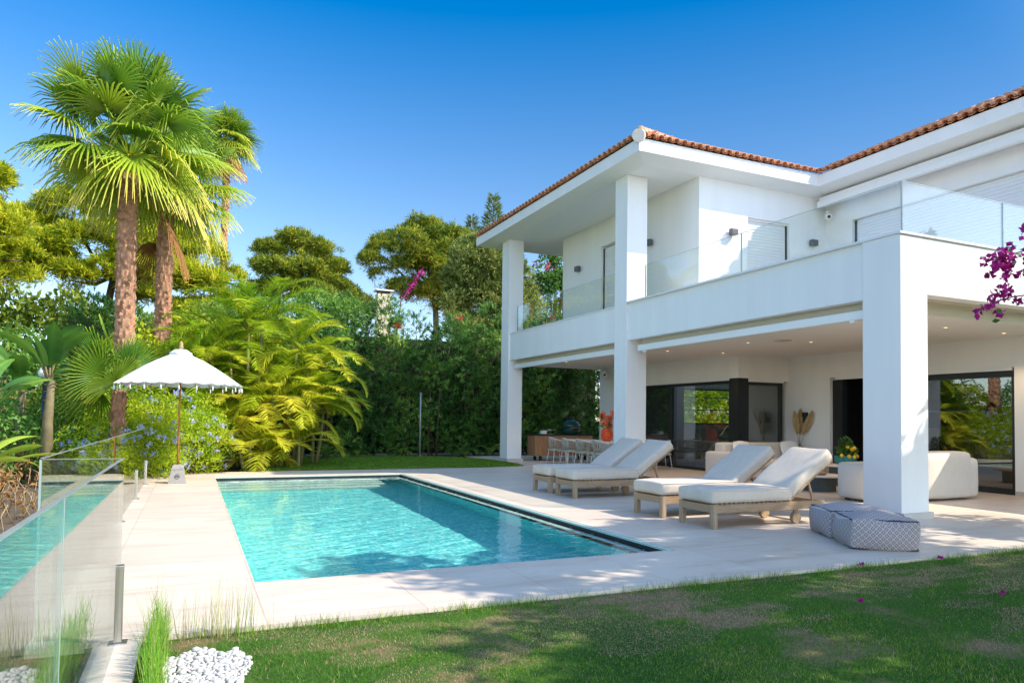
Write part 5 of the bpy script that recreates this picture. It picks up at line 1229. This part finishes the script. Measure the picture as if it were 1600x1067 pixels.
# pink spray in front of the umbrella pine
RNG = np.random.default_rng(110); t = thing('climbing_bougainvillea', 'bright magenta flower spray climbing in front of the umbrella pine', 'climber', (12.2, 42, 0)); n = 95; u = RNG.random(n)
P = np.stack([11.4 + 1.25 * u + RNG.normal(0, .07, n), np.full(n, 41.5) + RNG.normal(0, .15, n), 8.6 + 1.9 * u ** .9 + RNG.normal(0, .09, n)], 1); fb = FB(); fb.leaves(P, unit(n), unit(n), .16, .13, RNG.random(n)); fb.build('blossoms', MAG, t)
MB().tube([(11.0, 41.5, -.1), (10.9, 41.5, 5), (11.3, 41.5, 8.5), (12.6, 41.5, 10.4)], [.08, .06, .04, .01], 6).build('stem', BARK, t)
# shrubs that close the view on the far left and behind the house
shrub('leafy_shrub', -7, 33, [(-9, 33, 2, 2.2), (-6, 33, 2.0, 2.0), (-3.5, 33, 2.2, 2.0), (-1, 33, 2.2, 2.2), (-7, 32, 4.2, 1.1), (-5.3, 33, 4.6, 1.2), (-3.9, 33, 4.4, 1.2), (-8.7, 32, 4, 1.2), (-2.2, 32, 4.3, 1.3), (.5, 33, 4.6, 1.5), (2.5, 33, 4.6, 1.5), (-4.6, 33, 5.6, .8), (-6.4, 32.5, 5.3, .9), (-8.0, 32, 5.4, .9)], 16000, 'distant green shrubs closing the gap under the left pines', PINE2, 94, .34, .14)

# ------------------------------------------------------------------ lawn blades, rushes, pebbles
RNG = np.random.default_rng(121)
def lawn_v(P): 
    d = sfield(P * [.62, 1.35, 0], .95, 12) ; e = sfield(P * [.7, 1.3, 0], 3.0, 13); dry = np.clip((d * .5 + e * .5 - .545) * 14, 0, 1); return dry
n = 300000; Xn = RNG.uniform(-.12, 11.5, n); Yn = RNG.uniform(1.1, 5.42, n) ; k = (Xn < Yn * 1.85 + .6) & ((Xn > .34 + .05 * np.sin(Yn * 9)) | ((Yn > 5.0 + .05 * np.sin(Xn * 30)) & (RNG.random(n) < .9))) & (RNG.random(n) < 1.25 - Yn * .06); P = np.stack([Xn[k], Yn[k], np.full(k.sum(), -.036)], 1)
e_ = RNG.random(len(P)) < .0
dry = lawn_v(P); n = len(P); fb = FB(); hh = (.010 + .015 * RNG.random(n) ** 1.5) * (1 - .45 * dry) * (.5 + 1.0 * sfield(P, 3.1, 3)) * np.where(RNG.random(n) < .03, 1.9, 1); lean = RNG.normal(0, .55, (n, 3)); lean[:, 2] = 0
v = np.where(RNG.random(n) < dry * .9 + .05, RNG.uniform(.66, 1, n), RNG.uniform(.05, .55, n) * (.6 + .7 * sfield(P, 1.7, 4)))
fb.blades(P, lean * .8 + [0, 0, 1], hh, .0026 + .002 * RNG.random(n), np.clip(v, 0, 1), lean * hh[:, None] * .9, 2)
# longer untidy grass along the paving edge
n = 5000; Xn = RNG.uniform(.3, 10, n) ; P = np.stack([Xn, 5.40 - np.abs(RNG.normal(0, .06, n)), np.full(n, -.036)], 1); kk = sfield(P, 2.2, 22) > RNG.uniform(.25, .8, n); P = P[kk]; n = len(P); lean = RNG.normal(0, .5, (n, 3)); lean[:, 2] = 0
fb.blades(P, lean * .7 + [0, 0, 1], RNG.uniform(.03, .10, n), .004, RNG.uniform(.1, .6, n), lean * .04, 3)
gl = fb.build('grass', GRASS); tag(gl, 'short uneven lawn grass with dry patches in front of the paving', 'grass', kind='stuff')
fb = FB(); n = 42000; P = np.stack([RNG.uniform(1.4, 10, n), RNG.uniform(20.3, 26.8, n), np.full(n, .005)], 1); k = ((P[:, 0] - 6) / 4.1) ** 2 + ((P[:, 1] - 22.6) / 4.6) ** 2 < 1; k |= (P[:, 0] < 6) & (P[:, 1] < 26); P = P[k]; n = len(P); lean = RNG.normal(0, .5, (n, 3)); lean[:, 2] = 0
fb.blades(P, lean + [0, 0, 1], RNG.uniform(.025, .05, n), .012, RNG.uniform(.15, .6, n), lean * .02, 1); g2 = fb.build('grass', GRASS); tag(g2, 'far lawn grass between the pool and the hedge', 'grass', kind='stuff')
def rush(x, y, n, sx, sy, h0, h1, label, seed, pdry=.35, bushy=0):
    global RNG
    RNG = np.random.default_rng(seed); fb = FB(); P = np.stack([x + RNG.normal(0, sx, n), y + RNG.normal(0, sy, n), np.full(n, -.04)], 1); L = RNG.uniform(h0, h1, n) * np.where(RNG.random(n) < .12, 1.35, 1); lean = RNG.normal(0, .09, (n, 3)); lean[:, 2] = 0
    v = np.where(RNG.random(n) < pdry, RNG.uniform(.7, 1, n), RNG.uniform(.05, .6, n)); fb.blades(P, lean + [0, 0, 1], L, .0045, v, lean * L[:, None] * .8, 4)
    if bushy:
        P2 = np.repeat(P[:bushy], 10, 0); f = RNG.random(len(P2)) * .62; P2 = P2 + np.stack([np.zeros(len(P2)), np.zeros(len(P2)), f * np.repeat(L[:bushy], 10)], 1); D = RNG.normal(0, .5, (len(P2), 3)); D[:, 2] = np.abs(D[:, 2]) + .8; fb.blades(P2, D, .055, .004, RNG.uniform(.1, .6, len(P2)), None, 1)
    o = fb.build('rush_tuft', RUSH); tag(o, label, 'grass tuft', 'rush tufts at the corner of the paving')
rush(-.16, 4.8, 300, .030, .36, .20, .36, 'dense upright green rush tuft beside the steel fence post', 131, .22, 240)
rush(.24, 5.36, 120, .16, .035, .14, .38, 'sparse brown-tipped rushes rising behind the white pebbles', 132, .65)
rush(.0, 5.40, 26, .09, .03, .12, .26, 'few thin dry rushes between the fence post and the pebbles', 133, .85)
RNG = np.random.default_rng(141)
m = MB(); ic = [(0, 0, 1)] ; placed = []
tries = 0
while len(placed) < 620 and tries < 40000:
    tries += 1; x = RNG.uniform(-.12, .37); y = RNG.uniform(3.95, 5.12); r = RNG.uniform(.009, .026)
    lim = .20 + .13 * math.sin(y * 3)
    if y > 5.03 + .07 * math.sin(x * 20) or x > .33 + .04 * math.sin(y * 7): continue
    if all((x - a) ** 2 + (y - b) ** 2 > ((r + c) * .80) ** 2 for a, b, c in placed): placed.append((x, y, r))
for (x, y, r) in placed:
    rot = Matrix.Rotation(RNG.uniform(0, 6), 3, 'Z') @ Matrix.Rotation(RNG.uniform(-.5, .5), 3, 'X'); sc = Vector((RNG.uniform(1.0, 1.5), 1, RNG.uniform(.5, .8))) * r; vs = []; n = 9; rings = 5
    for i in range(rings + 1):
        th = PI * i / rings
        for j in range(n): ph = 2 * PI * j / n; q = Vector((math.sin(th) * math.cos(ph), math.sin(th) * math.sin(ph), math.cos(th))); q *= 1 + (.13 * math.sin(2 * ph + x * 90) + .08 * math.sin(3 * ph + y * 70 + 2 * th)) * math.sin(th); q = rot @ Vector((q.x * sc.x, q.y * sc.y, q.z * sc.z)); vs.append((x + q.x, y + q.y, -.028 + r * .35 + q.z))
    fs = [(i * n + j, i * n + (j + 1) % n, (i + 1) * n + (j + 1) % n, (i + 1) * n + j)[::-1] for i in range(rings) for j in range(n)]; m.add(vs, fs, True)
o = m.build('gravel', PEB); tag(o, 'bed of smooth white pebbles between the rushes and the lawn', 'gravel', kind='stuff')

# fallen petals
for i, (x, y, lb) in enumerate([(6.48, 5.36, 'magenta petal lying at the edge of the paving'), (7.66, 5.3, 'magenta petal on the lawn in front of the nearer pouf'), (5.15, 4.25, 'magenta petal in the middle of the shaded lawn'), (6.60, 4.0, 'magenta petal on the lawn near the right edge')]):
    fb = FB(); n = 7; P = np.tile([[x, y, .012]], (n, 1)) + RNG.normal(0, .008, (n, 3)) * [1, 1, .3]; fb.leaves(P, unit(n) * [1, 1, .5] + [0, 0, .4], unit(n), .04, .036, RNG.random(n)); o = fb.build('fallen_petal', MAG); tag(o, lb, 'petal', 'fallen bougainvillea petals')

# ------------------------------------------------------------------ bougainvillea branch reaching in at the right, and the tree that shades the lawn
RNG = np.random.default_rng(151)
t = thing('bougainvillea', 'bougainvillea branches with magenta flowers hanging in at the right edge', 'climber', (7.4, 2.5, 0))
m = MB(); m.tube([(7.4, 2.5, -.05), (7.3, 2.5, 1.2), (7.0, 2.6, 2.2), (6.4, 2.85, 2.75), (5.9, 3.0, 2.72)], [.035, .026, .016, .010, .007], 8)
br = [[(5.9, 3.0, 2.72), (5.6, 3.12, 2.80), (5.35, 3.17, 2.73), (5.22, 3.2, 2.67)], [(6.1, 2.95, 2.65), (5.7, 3.1, 2.48), (5.4, 3.18, 2.43), (5.22, 3.2, 2.38), (5.10, 3.22, 2.315)], [(5.9, 3.0, 2.72), (5.62, 3.1, 2.9), (5.5, 3.12, 3.0)], [(5.9, 3.0, 2.7), (5.6, 3.1, 2.62), (5.5, 3.15, 2.60)]]
for b in br: m.tube(b, [.008] + [.005] * (len(b) - 2) + [.003], 5)
m.build('branches', BARK, t)
cl = []
for (x, y, z, s, k) in [(5.22, 3.2, 2.66, .045, 15), (5.30, 3.18, 2.72, .04, 9), (5.33, 3.18, 2.62, .045, 12), (5.27, 3.19, 2.60, .035, 7), (5.37, 3.17, 2.70, .03, 5), (5.35, 3.17, 2.79, .012, 2), (5.28, 3.18, 2.74, .014, 2), (5.52, 3.13, 2.84, .03, 7), (5.58, 3.1, 2.78, .04, 9), (5.50, 3.13, 2.70, .03, 5), (5.56, 3.12, 2.62, .035, 7), (5.6, 3.1, 2.53, .03, 7),
                        (5.11, 3.22, 2.315, .016, 3), (5.24, 3.2, 2.40, .03, 7), (5.30, 3.19, 2.44, .025, 5), (5.20, 3.2, 2.36, .02, 3), (5.36, 3.18, 2.47, .03, 5), (5.31, 3.2, 2.33, .018, 2), (5.42, 3.17, 2.40, .02, 3), (5.5, 3.14, 2.95, .03, 5), (5.6, 3.1, 2.68, .03, 6)]:
    for i in range(k): cl.append((x + RNG.normal(0, s), y + RNG.normal(0, s), z + RNG.normal(0, s)))
cl = np.array(cl); P = np.repeat(cl, 3, 0); n = len(P); fb = FB(); D = unit(n); fb.leaves(P, D, unit(n), .042, .042, RNG.random(n), .18, .2, .5); fb.build('flowers', MAG, t)
lv = np.array([RNG.normal(br[i % 4][-2] if i % 3 else br[i % 4][1], .05) for i in range(34)]); n = len(lv); fb = FB(); fb.leaves(lv, unit(n) + [0, 0, -.3], unit(n), .055, .035, RNG.random(n) * .4, .12, .2); fb.build('leaves', BANA, t)
RNG = np.random.default_rng(161)
SH = [(13.8, 5.3, 3.9, .8), (14.3, 5.25, 4.9, .7), (14.4, 5.0, 3.3, .8), (13.2, 5.2, 3.2, .6), (9.2, 2.0, 5.4, 1.1), (10.4, 2.6, 5.9, 1.2), (11.6, 3.0, 6.1, 1.1), (12.8, 3.4, 6.2, 1.1), (13.9, 4.9, 4.4, 1.0), (14.6, 4.4, 5.0, 1.0), (8.5, 1.6, 5.8, .8), (8.8, 3.0, 6.2, .9), (10.0, 3.5, 6.5, 1.0), (8.3, 2.6, 6.4, .7), (9.4, 3.8, 7.0, .9), (11.2, 3.9, 6.6, .9), (12.4, 4.4, 6.6, .8), (13.3, 4.4, 3.6, .7), (9.3, .3, 4.6, 1.6), (10.6, -.6, 5.6, 1.9), (12.2, .2, 5.4, 1.8), (8.6, -1.6, 4.4, 1.7), (11.2, -2.4, 5.2, 2.0), (13.6, -.8, 6.0, 2.0), (13.2, 1.4, 6.2, 1.7), (12.0, 2.3, 7.0, 1.6), (9.6, -3.2, 4.5, 1.8), (14.2, 2.6, 7.6, 1.4), (12.5, -3.5, 5.4, 1.8), (8.3, .2, 6.0, 1.1), (9.4, .9, 6.3, 1.0), (10.2, -1.4, 3.6, 1.5), (12.0, -.8, 4.2, 1.5), (9.8, -2.4, 6.2, 1.6), (14.4, .6, 5.2, 1.5)]
t = thing('shade_tree', 'leafy tree standing to the right of the camera that dapples the lawn with shade', 'tree', (10.8, -1.0, 0)); fb = FB(); P, d = lobe_points(SH, 110000, .95, .8, .7, .3, 9); k = (sfield(P, 1.8, 6) > .37) & (sfield(P, 4.0, 16) > .45); P = P[k]; d = d[k]; n = len(P); fb.leaves(P, unit(n), unit(n) + [0, 0, .8], RNG.uniform(.18, .30, n), RNG.uniform(.09, .15, n), RNG.random(n) * .6, .15, .2); fb.build('crown', OLEA, t)
trunk(t, [(10.8, -1.0, -.05), (10.7, -1.0, 2), (10.9, -.8, 4)], [.22, .17, .12], 10, BARK, 'trunk', limbs_to((10.9, -.8, 3.6), SH, .09))
